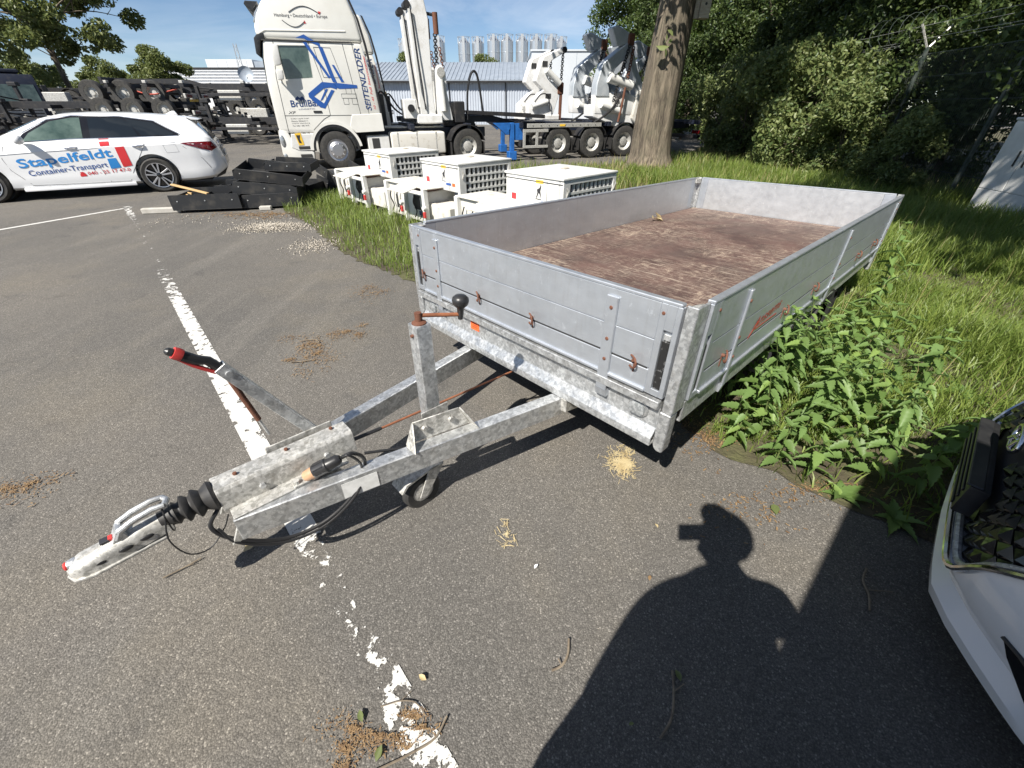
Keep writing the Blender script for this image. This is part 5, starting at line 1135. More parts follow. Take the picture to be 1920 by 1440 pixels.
for k in range(52): MB().prism([(-.36,3.565),(7,5.355),(7,5.40),(-.36,3.61)], -18.2+.4*k,-18.13+.4*k, lambda a,b,d:(d,a,b)).build('roof_rib', roofg, b1)
bxo('eaves_gutter', M['chassis'], b1, -18.3,2.4,-.45,-.33,3.35,3.48,.01)
for x in (-13,-6,-.6): bxo('downpipe', M['chassis'], b1, x-.05,x+.05,-.08,0,0,3.35,.01)
bxo('door', flatg, b1, -10.2,-9.2,-.03,.03,0,2.1,.01)
b2 = thing('flat_roof_block', 'tall pale grey flat roofed block behind the folded white crane', 'building', mat=Matrix.Translation((1.95,52,0)))
bxo('wall', flatg, b2, 0,16,0,12,0,6.0,.02)
for k in range(1,11): bxo('panel_joint', roofg, b2, 1.5*k-.015,1.5*k+.015,-.012,.002,0,6.0,0)
bxo('parapet', flatg, b2, -.12,16.1,-.10,12.1,6.0,6.14,.01); MB().lathe([(1.6,0),(1.5,.35),(1.0,.62),(.3,.75)],(8.5,4,6.1),(0,0,1),18).build('roof_dome', flatg, b2)
b3 = thing('far_white_hall', 'distant white ribbed hall behind the stacked chassis', 'building', mat=Matrix.Translation((-54,75,0)))
bxo('wall', ribw, b3, 0,22,.1,18,0,5.9,0); ribbed('cladding', ribw, b3, 0,22,.09,3.0,5.9,.36,.14,True); bxo('roof_edge', M['chassis'], b3, -.1,22.1,-.12,18.1,5.9,6.12,.01)
bxo('roof_block', ribw, b3, 8,15,3,12,6.1,7.25,.02); bxo('roof_block', roofg, b3, 15.2,21,3,12,6.1,7.0,.02)
for k in range(4): bxo('roof_block_joint', roofg, b3, 9.6+1.5*k,9.64+1.5*k,2.985,3.0,6.15,7.2,0)
ds = thing('satellite_dish', 'grey satellite dish on a pole before the far white hall', 'dish', (-34.2,66,0))
MB().cyl((0,0,0),(0,0,4.6),.07,n=8).build('pole', M['galv_dull'], ds); MB().lathe([(.9,0),(.75,-.18),(.4,-.30),(.0,-.34)],(0,-.2,4.9),(.3,-.9,.3),22,caps=False).build('reflector', roofg, ds)
def lattice(x, y, h, wd, label):
    t = thing('lattice_mast', label, 'mast', (x,y,0)); n = int(h/ (wd*1.4))
    for a,b in ((-1,-1),(1,-1),(0,1)): MB().tube([(a*wd/2,b*wd/2,0),(a*wd/2*.5,b*wd/2*.5,h)],wd*.06,5).build('leg', M['galv'], t)
    mb = MB(); C3 = [(-1,-1),(1,-1),(0,1)]
    for i in range(n):
        z0, z1 = h*i/n, h*(i+1)/n; f0, f1 = 1-.5*i/n, 1-.5*(i+1)/n
        for k in range(3):
            a, b = C3[k], C3[(k+1)%3]; mb.tube([(a[0]*wd/2*f0,a[1]*wd/2*f0,z0),(b[0]*wd/2*f1,b[1]*wd/2*f1,z1)],wd*.035,4); mb.tube([(b[0]*wd/2*f0,b[1]*wd/2*f0,z0),(a[0]*wd/2*f1,a[1]*wd/2*f1,z1)],wd*.035,4)
    mb.build('lattice', M['galv'], t, fix=False); return t
lattice(-36.6,70,8.3,.8,'thin steel lattice mast above the far white hall'); lattice(10.9,40,13,.75,'steel lattice mast rising behind the big tree trunk')
steel = pm('stainless_silo', (0.50,0.52,0.54), 0.32, 0.8, (0.60,0.62,0.64), 0.5)
def silo(x, y, r, h, label):
    t = thing('silo', label, 'silo', (x,y,0), group='stainless silos behind the halls')
    MB().lathe([(r,0),(r,h),(r*.35,h+.7),(r*.3,h+.75)],(0,0,0),(0,0,1),24).build('shell', steel, t)
    for k in range(1,7): MB().lathe([(r,-.05),(r+.035,-.03),(r+.035,.03),(r,.05)],(0,0,h*k/7),(0,0,1),24,caps=False).build('ring_band', steel, t)
    rl_ = MB()
    for k in range(12): a = k*math.pi/6; rl_.box(r*math.cos(a)-.03,r*math.cos(a)+.03,r*math.sin(a)-.03,r*math.sin(a)+.03,h,h+.95)
    rl_.build('rail_posts', M['galv'], t); MB().lathe([(r,.9),(r+.05,.93),(r,.96)],(0,0,h),(0,0,1),24,caps=False).build('rail', M['galv'], t)
    bxo('ladder', M['galv'], t, -.25,.25,-r-.12,-r-.04,0,h+.9,.01); return t
for i,(x,w_) in enumerate(((-8.9,1),(-6.3,1),(-3.3,0),(-.9,0),(1.8,0),(4.3,0),(6.9,0),(9.0,1))):
    silo(x, 95 if w_ == 0 else 98, 1.12, 11.0, ['stainless silo behind the round topped tree, outermost','stainless silo behind the round topped tree, second','stainless silo in the tall row behind the halls','stainless silo in the tall row behind the halls','stainless silo in the tall row behind the halls','stainless silo in the tall row behind the halls','stainless silo in the tall row behind the halls','stainless silo at the end of the tall row above the flat block'][i])
silo(-18.9, 93, 1.05, 10.2, 'stainless silo standing alone beside the tall white crane arm'); silo(-13.6,99,1.05,11.2,'stainless silo seen between the crane arm and its chain')
# ------------------------------------------------------------------ vegetation
def quads_mesh(name, V, nv, mats, fidx=None):
    """V: (n, nv, 3) islands of nv vertices each, one n-gon / strip per island given by fidx (list of index tuples)"""
    n = len(V); me = bpy.data.meshes.new(name); me.vertices.add(n*nv); me.vertices.foreach_set('co', V.reshape(-1).astype(np.float32))
    fi = fidx or [tuple(range(nv))]; lp = sum(len(f) for f in fi)
    base = (np.arange(n)*nv)[:,None]; idx = np.concatenate([np.array(f)[None,:]+base for f in fi], axis=1).reshape(-1)
    me.loops.add(n*lp); me.loops.foreach_set('vertex_index', idx.astype(np.int32))
    st = []; tot = []
    o = 0
    for f in fi: st.append(o); tot.append(len(f)); o += len(f)
    starts = (np.arange(n)*lp)[:,None] + np.array(st)[None,:]
    me.polygons.add(n*len(fi)); me.polygons.foreach_set('loop_start', starts.reshape(-1).astype(np.int32)); me.polygons.foreach_set('loop_total', np.tile(tot, n).astype(np.int32))
    me.update(calc_edges=True); me.validate()
    for m in mats: me.materials.append(m)
    return me
def unit(v): return v/np.maximum(np.linalg.norm(v, axis=-1, keepdims=True), 1e-9)
def leaves(rng, P, size, mat, name='crown', up=0.5, droop=0.0):
    n = len(P); nrm = unit(rng.normal(0,1,(n,3))+np.array([0,0,up])); a = unit(np.cross(nrm, rng.normal(0,1,(n,3)))); b = np.cross(nrm, a)
    s = (size*rng.uniform(.55,1.3,n))[:,None]
    c = nrm*s*.18
    V = np.stack([P-a*s*.55, P-b*s*.30-a*s*.12+c, P-b*s*.26+a*s*.22+c, P+a*s*.6, P+b*s*.26+a*s*.22+c, P+b*s*.30-a*s*.12+c], axis=1)
    return quads_mesh(name, V, 6, [mat], [(0,1,2,3),(0,3,4,5)])
def clump_points(rng, clumps, per, spread):
    C = np.array([c[:3] for c in clumps]); Rr = np.array([c[3] for c in clumps])
    k = rng.integers(0, len(C), per); d = unit(rng.normal(0,1,(per,3))); rad = Rr[k]*rng.uniform(.15,1,per)**.45
    return C[k]+d*rad[:,None]*np.array([1,1,.8])*spread
def crown_clumps(rng, n, c, r, rc):
    d = unit(rng.normal(0,1,(n,3))); q = rng.uniform(.25,1,n)**.5
    P = np.array(c)+d*q[:,None]*np.array(r); return [(*p, rc*rng.uniform(.6,1.25)) for p in P]
def limb_mesh(rng, trunk_h, r0, tips, name='trunk', flare=1.35):
    mb = MB(); n = 14; zs = np.linspace(0,trunk_h,8); pts = [(0.05*math.sin(z*.7),0.04*math.cos(z*.9)-.04,z) for z in zs]
    rr = [r0*(flare if i==0 else 1.12 if i==1 else 1-.32*i/7) for i in range(8)]
    mb.tube(pts, rr, 16)
    for tp in tips:
        tp = np.array(tp); base = np.array([0,0,trunk_h*rng.uniform(.62,.98)]); mid = base*.45+tp*.55+np.array([0,0,.12*np.linalg.norm(tp-base)])*rng.uniform(-.3,1)
        r = r0*rng.uniform(.18,.38); mb.tube(bez([base, mid, tp], 5), list(np.linspace(r, r*.18, 11)), 6)
        for _ in range(2):
            q = mid+ (tp-mid)*rng.uniform(.1,.6); e = q+unit(rng.normal(0,1,3))*np.linalg.norm(tp-base)*.3; mb.tube([q,(q+e)/2+rng.normal(0,.08,3),e],[r*.4,r*.25,r*.1],5)
    return mb.mesh(name, ang=60)
TREE_PROTO = {}
def tree_proto(key, seed, h, rad, crown_z, n_leaf, size, mat, r0, clumps=46, rc=.9):
    rng = np.random.default_rng(seed)
    cl = crown_clumps(rng, clumps, (0,0,(h+crown_z)/2), (rad,rad,(h-crown_z)/2), rc)
    tr = limb_mesh(rng, crown_z+(h-crown_z)*.35, r0, [c[:3] for c in cl[:16]])
    P = clump_points(rng, cl, n_leaf, 1.0); P = P[P[:,2] > .15]
    TREE_PROTO[key] = (tr, leaves(rng, P, size, M[mat]))
def tree(key, x, y, rz, s, label, cat='tree', group=None, name='tree', sz=None):
    t = thing(name, label, cat, (x,y,0), rz, group); t.scale = (s,s,sz or s)
    tr, cr = TREE_PROTO[key]; link('trunk', tr, M['bark'], t); link('crown', cr, M['leaf_a'], t); return t
tree_proto('birch', 3, 11.5, 4.6, 2.4, 26000, .21, 'leaf_d', .16, 90, .78)
tree_proto('round', 7, 7.0, 3.0, .7, 26000, .24, 'leaf_d', .22, 60, .9)
tree_proto('wood_a', 11, 11.0, 3.6, .8, 30000, .17, 'leaf_a', .25, 70, 1.0)
tree_proto('wood_b', 13, 9.5, 3.4, .6, 30000, .15, 'leaf_b', .22, 64, .95)
tree_proto('bush', 17, 4.2, 1.7, .1, 15000, .105, 'leaf_b', .07, 40, .62)
tree_proto('bramble', 19, 2.9, 1.3, .0, 9000, .11, 'leaf_c', .05, 30, .5)
# left side of the yard
tree('birch', -28.5,32.5,.3,1.1,'tall loose birch reaching over the stacked chassis')
tree('round', -32.0,47,.8,.82,'dense round tree beside the far white hall')
for i,(x,y,s) in enumerate(((-48,52,.85),(-40,50,.75),(-62,60,.9),(-55,46,.6))): tree('round', x,y,i*1.3,s,['low round tree far behind the chassis stacks, by the birch','low round tree far behind the chassis stacks, by the far hall','broad round tree at the far edge of the yard','small round tree at the far edge of the yard'][i], group='far yard trees')
# behind the halls
tree('round', -3.6,64,1.0,.92,'bushy green tree above the ridge of the grey hall'); tree('round', 1.6,66,2.2,.72,'small green tree between the hall roof and the flat block'); tree('round', -14.5,66,2.9,.98,'green treetop beside the tall white crane arm')
# woodland behind the fence
wl_ = [('wood_a',9.2,38.0,.2,.95),('wood_b',11.0,33.0,1.1,1.05),('wood_a',13.3,30.0,2.0,1.0),('wood_b',13.0,25.0,2.9,1.0),('wood_a',13.6,20.5,.7,1.0),('wood_b',12.6,16.2,1.9,1.0),('wood_a',13.4,12.2,2.6,1.0),('wood_b',12.4,8.2,.4,1.0),('wood_a',17.5,15.0,1.4,1.15),('wood_b',17,23,2.2,1.2),('wood_a',11.0,38,3.0,.95),('wood_b',13.2,4.2,1.0,1.0)]
wn = ['beside the lattice mast','behind the side loader tail','at the far end of the fence','behind the razor wire, far part','behind the big trunk','behind the Y shaped fence post','behind the pale brambles','behind the utility cabinet','deep in the wood behind the cabinet','deep in the wood behind the razor wire','rising behind the grey crane','beyond the utility cabinet']
for (k,x,y,rz,s), w_ in zip(wl_, wn): tree(k,x,y,rz,s,'leafy dark woodland tree '+w_, group='woodland trees behind the fence')
bl_ = [(9.7,24.6,0,1.15),(9.5,21.6,1,1.05),(9.3,18.6,2,1.1),(9.1,16.0,3,1.0),(9.0,13.6,4,1.12),(9.0,11.2,5,1.0),(8.9,9.0,.5,1.05),(9.0,6.6,1.5,1.0),(8.2,27.0,2.1,1.05),(8.6,29.5,2.8,1.0)]
for i,(x,y,rz,s) in enumerate(bl_): tree('bush',x+1.35,y,rz,s,'dark leafy shrub grown through the fence '+['far bay','second far bay','bay behind the trunk','bay left of the Y post','bay at the Y post','bay right of the Y post','bay by the leaning post','bay behind the cabinet','at the yard corner','behind the side loader tail'][i],'shrub','shrubs along the fence','shrub')
br_ = [(8.0,13.2,0,1.0),(8.3,14.6,1.2,1.1),(8.1,11.6,2.2,.75),(8.2,17.0,3,1.0),(8.4,19.5,4,.95),(7.9,9.6,5,.55)]
for i,(x,y,rz,s) in enumerate(br_): tree('bramble',x,y,rz,s,'pale leaved bramble bush before the fence '+['at the Y post','beside the Y post, taller','under the leaning post','behind the big trunk','farthest along the fence','low one near the cabinet'][i],'bush','brambles before the fence','bramble_bush')
# the big maple whose trunk stands on the verge; crown above the picture
rng = np.random.default_rng(23)
mpl = thing('maple_tree', 'thick furrowed maple trunk on the verge with dappled shade', 'tree', (4.28,14.35,0))
mb = MB(); rows = []
for z,r_,ox in ((-.02,.80,0),(.12,.66,-.01),(.4,.585,-.03),(.9,.55,-.06),(1.5,.53,-.06),(2.3,.50,-.03),(3.2,.47,0),(4.2,.44,.03),(5.2,.42,.06),(6.2,.36,.1)):
    ring = []
    for k in range(40):
        a = 2*math.pi*k/40; q = r_*(1+.045*math.sin(5*a+z*.6)+.03*math.sin(11*a+1+z*.3)+(.16*max(0,math.sin(4*a+1))*max(0,.4-z)))
        ring.append((ox+q*math.cos(a), q*math.sin(a), z))
    rows.append(ring)
mb.grid(rows, closed=True)
cl = crown_clumps(rng, 60, (.4,.2,8.8), (5.0,5.0,3.6), 1.1)
cl = [c for c in cl if c[2] > 5.6]
for c in cl[:18]:
    tp = np.array(c[:3]); base = np.array([.08,0,rng.uniform(4.6,6.0)]); mid = base*.5+tp*.5+np.array([0,0,.6]); r_ = rng.uniform(.07,.16); mb.tube(bez([base,mid,tp],5), list(np.linspace(r_,r_*.2,11)), 7)
mb.build('trunk', M['bark'], mpl, ang=60)
tw = MB().tube(bez([(-.25,-.40,3.3),(-.35,-.62,3.1),(-.30,-.72,2.9)]),.012,5).build('low_twig', M['bark'], mpl)
link('twig_leaves', leaves(rng, np.array([(-.33,-.66,3.02),(-.22,-.72,2.95),(-.38,-.70,2.86),(-.30,-.70,2.72),(-.24,-.66,3.12)]), .24, M['leaf_c']), M['leaf_c'], mpl)
link('crown', leaves(rng, clump_points(rng, cl, 26000, 1.0), .19, M['leaf_a']), M['leaf_a'], mpl)
nb = thing('nest_box', 'weathered timber nest box high on the maple trunk', 'nest box', (4.28+.66,14.15,3.45))
bxo('box', M['wood_old'], nb, -.13,.13,-.12,.12,0,.42,.006); bxo('lid', M['chassis'], nb, -.17,.17,-.18,.14,.42,.46,.006); MB().cyl((0,-.119,.28),(0,-.125,.28),.03,n=12).build('hole', M['seam'], nb); bxo('batten', M['wood_old'], nb, -.24,-.13,-.04,.04,.0,.5,.004)
# second maple on the verge whose crown shades the grass beside the trailer
rng = np.random.default_rng(29)
mp2 = thing('maple_tree', 'second maple on the verge shading the grass before the cabinet', 'tree', (5.3,2.6,0))
cl2 = crown_clumps(rng, 46, (0,0,7.6), (3.4,3.6,3.0), 1.0); link('trunk', limb_mesh(rng, 6.0, .3, [c[:3] for c in cl2[:14]]), M['bark'], mp2)
link('crown', leaves(rng, clump_points(rng, cl2, 17000, 1.0), .19, M['leaf_a']), M['leaf_a'], mp2)
# ---- grass
TRm = T.matrix_world.inverted()
def grass(name, n, box, hfn, wid, seed, mat, label, lean=.35, clump=True, poly=VERGE, keep=None):
    rng = np.random.default_rng(seed); x = rng.uniform(box[0],box[1],n); y = rng.uniform(box[2],box[3],n)
    k = inside(x, y, poly)
    if clump:
        f = np.sin(x*2.1+1)*np.sin(y*1.7+.4)+.6*np.sin(x*5.3+y*3.1)+.5*np.sin(y*6.1-x*2.2)
        k &= rng.uniform(-1.6,1.6,n) < f+.75
    # off the legs, wheels and housings
    a = (x-G0.x)*AH.x+(y-G0.y)*AH.y; l = (x-G0.x)*LH.x+(y-G0.y)*LH.y
    for l0 in (.62,-1.33,-3.28): k &= ~((a>-.05)&(a<1.32)&(l>l0-.02)&(l<l0+1.66))
    u = (x-TO.x)*TA.x+(y-TO.y)*TA.y; v = (x-TO.x)*TL.x+(y-TO.y)*TL.y
    k &= ~((u>-.1)&(u<4.0)&(v>.05)&(v<1.8)&(rng.uniform(0,1,n)<.85))
    k &= (x-4.28)**2+(y-14.35)**2 > .5
    if keep is not None: k &= keep(x,y,rng)
    x, y = x[k], y[k]; n = len(x)
    h = hfn(x,y)*rng.uniform(.45,1.25,n); w_ = wid*rng.uniform(.6,1.4,n); yaw = rng.uniform(0,2*math.pi,n)
    d = np.stack([np.cos(yaw),np.sin(yaw)],1); ln = h*lean*rng.uniform(.2,2.0,n); la = yaw+math.pi/2+rng.normal(0,.5,n); ld = np.stack([np.cos(la),np.sin(la)],1)
    P = np.stack([x,y],1); V = np.zeros((n,5,3))
    def put(i, off, side, z): V[:,i,:2] = P+ld*off[:,None]+d*side[:,None]; V[:,i,2] = z
    z0 = np.full(n,.0)
    put(0,z0,-w_/2,z0); put(1,z0,w_/2,z0); put(2,ln*.35,w_*.42,h*.6); put(3,ln*.35,-w_*.42,h*.6); put(4,ln,z0,h*np.clip(1-.12*ln/np.maximum(h,.01),.5,1))
    o = link(name, quads_mesh(name, V, 5, [mat], [(0,1,2,3),(3,2,4)]), mat); tag(o, label, 'grass', kind='stuff'); return o
near_h = lambda x,y: .20+.10*np.sin(x*1.3+2)*np.sin(y*1.1)
edge_keep = lambda x,y,r: ~((x<2.3)&(y<1.75)&(r.uniform(0,1,len(x))<.9))
grass('tall_grass', 170000, (1.0,6.5,.5,7.0), lambda x,y: near_h(x,y)*1.1*np.clip(.75+.6*np.sin(x*3.7+1.3*y)*np.sin(y*2.9-x), .35, 1.5), .0065, 31, M['grass'], 'tall bright grass beside the trailer and nettles', .5, True, keep=edge_keep)
grass('tall_grass', 60000, (3.2,9.5,4.5,13.0), lambda x,y:.30+.08*np.sin(x*1.9)*np.sin(y*1.4), .011, 37, M['grass'], 'long grass running back to the fence', .4)
grass('tall_grass', 34000, (-1,12,10,24), lambda x,y:.26+.10*np.sin(x*.9+y*.6), .017, 41, M['grass'], 'rough grass around the maple trunk', .4)
grass('tall_grass', 42000, (-4.7,1.2,3.4,11.2), lambda x,y:.17+.09*np.sin(x*2.3)*np.sin(y*1.9+1), .008, 43, M['grass'], 'grass strip between the parking bays and the white power units', .45)
grass('dry_grass', 9000, (-3,12,9,20), lambda x,y:np.full(len(x),.34), .008, 47, M['grass_dry'], 'dry straw coloured grass stalks on the verge', .25)
grass('dry_grass', 900, (2.0,9,1.5,9), lambda x,y:np.full(len(x),.44), .004, 53, M['grass_dry'], 'pale seed stalks standing in the tall grass', .2)
# ---- nettles: every plant a thing, every leaf a part
def nettle_leaf():
    n = 13; L = []; Rr = []; mid = []
    for i in range(n+1):
        t = i/n; wd = .245*math.sin(math.pi*min(1,t*1.0)**.62)*(1-t*.30)
        sag = -.28*t*t
        mid.append((t,0,sag-.02)); s_ = .030 if i%2 else -.012
        if 0 < i < n: L.append((t-.05+s_, wd*(1.0 if i%2 else .80), sag+.075)); Rr.append((t-.05+s_, -wd*(1.0 if i%2 else .80), sag+.075))
    V = mid+L+Rr; F = []; m0 = 0; l0 = n+1; r0 = l0+len(L)
    F.append((0,1,l0)); F.append((0,r0,1))
    for i in range(1,n-1): F.append((i,i+1,l0+i,l0+i-1)); F.append((i,r0+i-1,r0+i,i+1))
    F.append((n-1,n,l0+n-2)); F.append((n-1,r0+n-2,n))
    me = MB().add(V,F).mesh('leaf', ang=80, fix=False); me.materials.append(M['nettle']); return me
NL = nettle_leaf()
def nettle(x, y, h, seed, lean, label):
    rg = random.Random(seed); t = thing('stinging_nettle', label, 'nettle', (x,y,0), rg.uniform(0,6.28), 'stinging nettles beside the trailer')
    ld = Vector((lean[0],lean[1],0)); inv = Matrix.Rotation(-t.rotation_euler.z,3,'Z'); ld = inv @ ld
    st = [Vector((0,0,0))+ld*(h*q*q)+Vector((0,0,h*q)) for q in (0,.25,.5,.75,1)]
    MB().tube(st, [.005,.0045,.004,.003,.002], 5).build('stem', M['stem'], t)
    nn = max(6, int(h/.052))
    for i in range(nn):
        q = .22+.78*i/(nn-1) if nn > 1 else 1; p = ld*(h*q*q)+Vector((0,0,h*q)); base = (i%2)*math.pi/2+rg.uniform(-.3,.3)
        sz = (.122 if q < .8 else .095)*rg.uniform(.75,1.15)*(1-.35*max(0,q-.85)/.15)
        for s_ in (0, math.pi):
            o = bpy.data.objects.new('leaf', NL); COL.objects.link(o); o.parent = t
            pitch = R(rg.uniform(-12,28)) - (R(35) if q > .95 else 0)
            o.matrix_local = Matrix.Translation(p) @ Matrix.Rotation(base+s_,4,'Z') @ Matrix.Rotation(pitch,4,'Y') @ Matrix.Rotation(R(rg.uniform(-24,24)),4,'X') @ Matrix.Diagonal((sz,sz*rg.uniform(.8,1.15),sz*rg.uniform(.4,1.7),1))
    for s_ in range(3):
        o = bpy.data.objects.new('leaf', NL); COL.objects.link(o); o.parent = t; o.matrix_local = Matrix.Translation(st[-1]) @ Matrix.Rotation(s_*2.1,4,'Z') @ Matrix.Rotation(R(-30),4,'Y') @ Matrix.Scale(.05,4)
    return t
rg = random.Random(77); cnt = 0
spots = [(1.30,1.92,.42),(1.42,1.78,.40),(1.55,1.66,.34),(1.70,1.55,.32),(1.86,1.45,.30),(2.02,1.40,.27),(1.34,2.10,.56),(1.50,1.98,.52),(1.66,1.85,.46),(1.84,1.72,.42),(2.02,1.62,.38),(2.2,1.55,.34),(2.4,1.56,.30),
         (1.50,2.24,.60),(1.68,2.14,.56),(1.86,2.02,.48),(2.06,1.92,.44),(2.26,1.82,.40),(2.46,1.76,.34),(2.66,1.72,.30),(1.70,2.46,.62),(1.90,2.36,.56),(2.10,2.24,.46),(2.32,2.12,.40),(2.54,2.04,.36),(1.96,2.66,.58),(2.18,2.56,.46),(2.42,2.46,.40),(2.30,2.92,.46),(2.6,2.75,.40),(2.75,2.3,.34),(1.22,1.74,.24),(1.36,1.58,.22),(1.52,1.46,.20)]
rx_ = random.Random(5)
spots += [(a+rx_.uniform(.03,.12), b+rx_.uniform(-.02,.12), h*rx_.uniform(.9,1.1)) for a,b,h in spots[6:31]]
spots = [s_ for s_ in spots if not (s_[0] > 2.3 and s_[1] < 2.25)]
for i,(x,y,h) in enumerate(spots):
    q = h*1.12; nettle(x+rg.uniform(-.05,.05), y+rg.uniform(-.05,.05), q*rg.uniform(.9,1.12), 100+i, (rg.uniform(-.25,.1),rg.uniform(-.25,.05)),
      'leafy green stinging nettle at the asphalt edge of the clump' if x+y < 3.52 else ('leafy green stinging nettle against the trailer side rail' if y-x > .62 else 'leafy green stinging nettle in the clump beside the trailer'))
nettle(3.15,3.35,.85,301,(-.15,-.1),'lone tall nettle standing in the grass by the trailer wheel'); nettle(2.75,3.05,.62,302,(.35,-.1),'lone bent nettle leaning over the bright grass')
# broad weeds
def weed(x, y, s_, seed, label, up=.3):
    rg = random.Random(seed); t = thing('broadleaf_weed', label, 'weed', (x,y,.01), rg.uniform(0,6), 'broad leaved weeds on the verge edge')
    for k in range(7):
        o = bpy.data.objects.new('leaf', NL); COL.objects.link(o); o.parent = t
        o.matrix_local = Matrix.Rotation(k*.9+rg.uniform(-.2,.2),4,'Z') @ Matrix.Rotation(R(-rg.uniform(8,35)),4,'Y') @ Matrix.Scale(s_*rg.uniform(.7,1.2),4)
for i,(x,y,s_) in enumerate(((1.62,1.36,.13),(1.78,1.22,.13),(3.0,2.2,.17),(2.5,1.35,.2),(2.05,1.2,.14),(2.85,1.62,.18))): weed(x,y,s_,500+i,['broadleaf weed with a long leaf on the asphalt edge','small broadleaf weed in the car shadow edge','yellow green broadleaf weed at the shadow edge in the grass','shaded broadleaf weed before the parked car','shaded small broadleaf weed under the nettles','broadleaf weed beside the parked car bumper'][i])
# ---- litter: straw, twigs, leaves, grit
def scatter_strips(name, rng, cx, cy, sx, sy, n, ln, wd, mat, label, z=.012):
    P = np.stack([rng.normal(cx,sx,n), rng.normal(cy,sy,n), rng.uniform(.006,z,n)],1); a = rng.uniform(0,math.pi,n); d = np.stack([np.cos(a),np.sin(a),rng.normal(0,.12,n)],1)
    s_ = np.stack([-np.sin(a),np.cos(a),np.zeros(n)],1); l = (ln*rng.uniform(.3,1.4,n))[:,None]; w_ = (wd*rng.uniform(.5,1.4,n))[:,None]
    V = np.stack([P-d*l/2-s_*w_/2,P+d*l/2-s_*w_/2,P+d*l/2+s_*w_/2,P-d*l/2+s_*w_/2],1); V[:,:,2] = np.maximum(V[:,:,2], .004)
    return tag(link(name, quads_mesh(name, V, 4, [mat]), mat), label, 'litter', kind='stuff')
rng = np.random.default_rng(61)
_ss = scatter_strips
def scatter_strips(name, rng, cx, cy, sx, sy, n, *a):
    # windblown: the heap breaks into uneven sub-clumps and stray bits
    class G:
        def __init__(s): s.k = rng.integers(0, 7, n); s.c = rng.normal(0, 1, (7, 2))*.85; s.w = rng.uniform(.15, .7, 7); s.i = 0
        def normal(s, m, sd, k):
            if s.i < 2: v = m+sd*(s.c[s.k, s.i]+rng.normal(0, 1, k)*s.w[s.k]); s.i += 1; return v
            return rng.normal(m, sd, k)
        def uniform(s, *q): return rng.uniform(*q)
    return _ss(name, G(), cx, cy, sx, sy, n, *a)
scatter_strips('straw_litter', rng, .60,1.57,.055,.06,620,.032,.0026,M['straw'],'yellow straw litter before the trailer corner post')
scatter_strips('straw_litter', rng, .0,1.14,.03,.035,40,.03,.0028,M['straw'],'small wisp of straw on the asphalt')
scatter_strips('leaf_litter', rng, 1.06,1.72,.13,.13,420,.016,.005,M['litter'],'brown leaf litter under the trailer corner')
scatter_strips('leaf_litter', rng, 1.45,1.35,.22,.10,420,.016,.005,M['litter'],'brown leaf litter along the verge edge')
scatter_strips('moss_litter', rng, -.49,.415,.05,.03,700,.009,.0022,M['litter'],'clump of dry moss beside the bay line')
scatter_strips('moss_litter', rng, -.30,.44,.05,.02,420,.010,.0026,M['litter'],'strip of dry moss along the curved twig')
for cx,cy in ((-1.40,4.0),(-1.35,3.1),(-1.62,2.95),(-1.5,2.7),(-2.45,1.42)): scatter_strips('moss_litter', rng, cx,cy,.10,.09,380,.016,.004,M['litter'],'patch of dry moss on the asphalt by the drawbar')
scatter_strips('leaf_litter', rng, -4.6,7.55,.7,.18,420,.045,.014,M['litter'],'dead leaves washed against the steel trays')
def twig(pts, r, label, side=()):
    mb = MB().tube(bez([(*p,.008+r) for p in pts],5), r, 6)
    for a,b in side: mb.tube([(*a,.008+r),(*b,.012+r)], r*.5, 5)
    tag(mb.build('twig', M['twig'], None), label, 'twig', 'twigs on the asphalt')
twig([(-.40,.345),(-.36,.36),(-.30,.385),(-.235,.42),(-.205,.475)], .0035, 'long curved dark twig lying over the bay line')
twig([(-.42,.50),(-.36,.515),(-.31,.51),(-.27,.475)], .002, 'thin pale twig beside the dry moss', [((-.36,.515),(-.33,.54))])
twig([(.135,.60),(.17,.615),(.195,.65),(.205,.70)], .0045, 'pale peeling twig by the photographer shadow', [((.17,.615),(.16,.635))])
twig([(-1.42,.93),(-1.36,.98),(-1.32,1.02)], .003, 'thin dark twig near the coupling head', [((-1.36,.98),(-1.33,.99))])
twig([(1.36,.80),(1.40,.86),(1.42,.92),(1.47,.97)], .0045, 'curved twig in the shade before the parked car', [((1.41,.88),(1.50,.87))])
twig([(.45,.42),(.50,.47),(.53,.54),(.545,.60)], .004, 'twig in the deep photographer shadow', [((.53,.54),(.57,.56))])
twig([(-1.72,2.95),(-1.62,2.98),(-1.56,2.93)], .004, 'forked twig on the asphalt left of the jockey mast', [((-1.62,2.98),(-1.60,3.05))])
twig([(-1.66,2.62),(-1.58,2.63),(-1.50,2.66)], .004, 'straight twig on the asphalt by the drawbar', [((-1.58,2.63),(-1.57,2.56))])
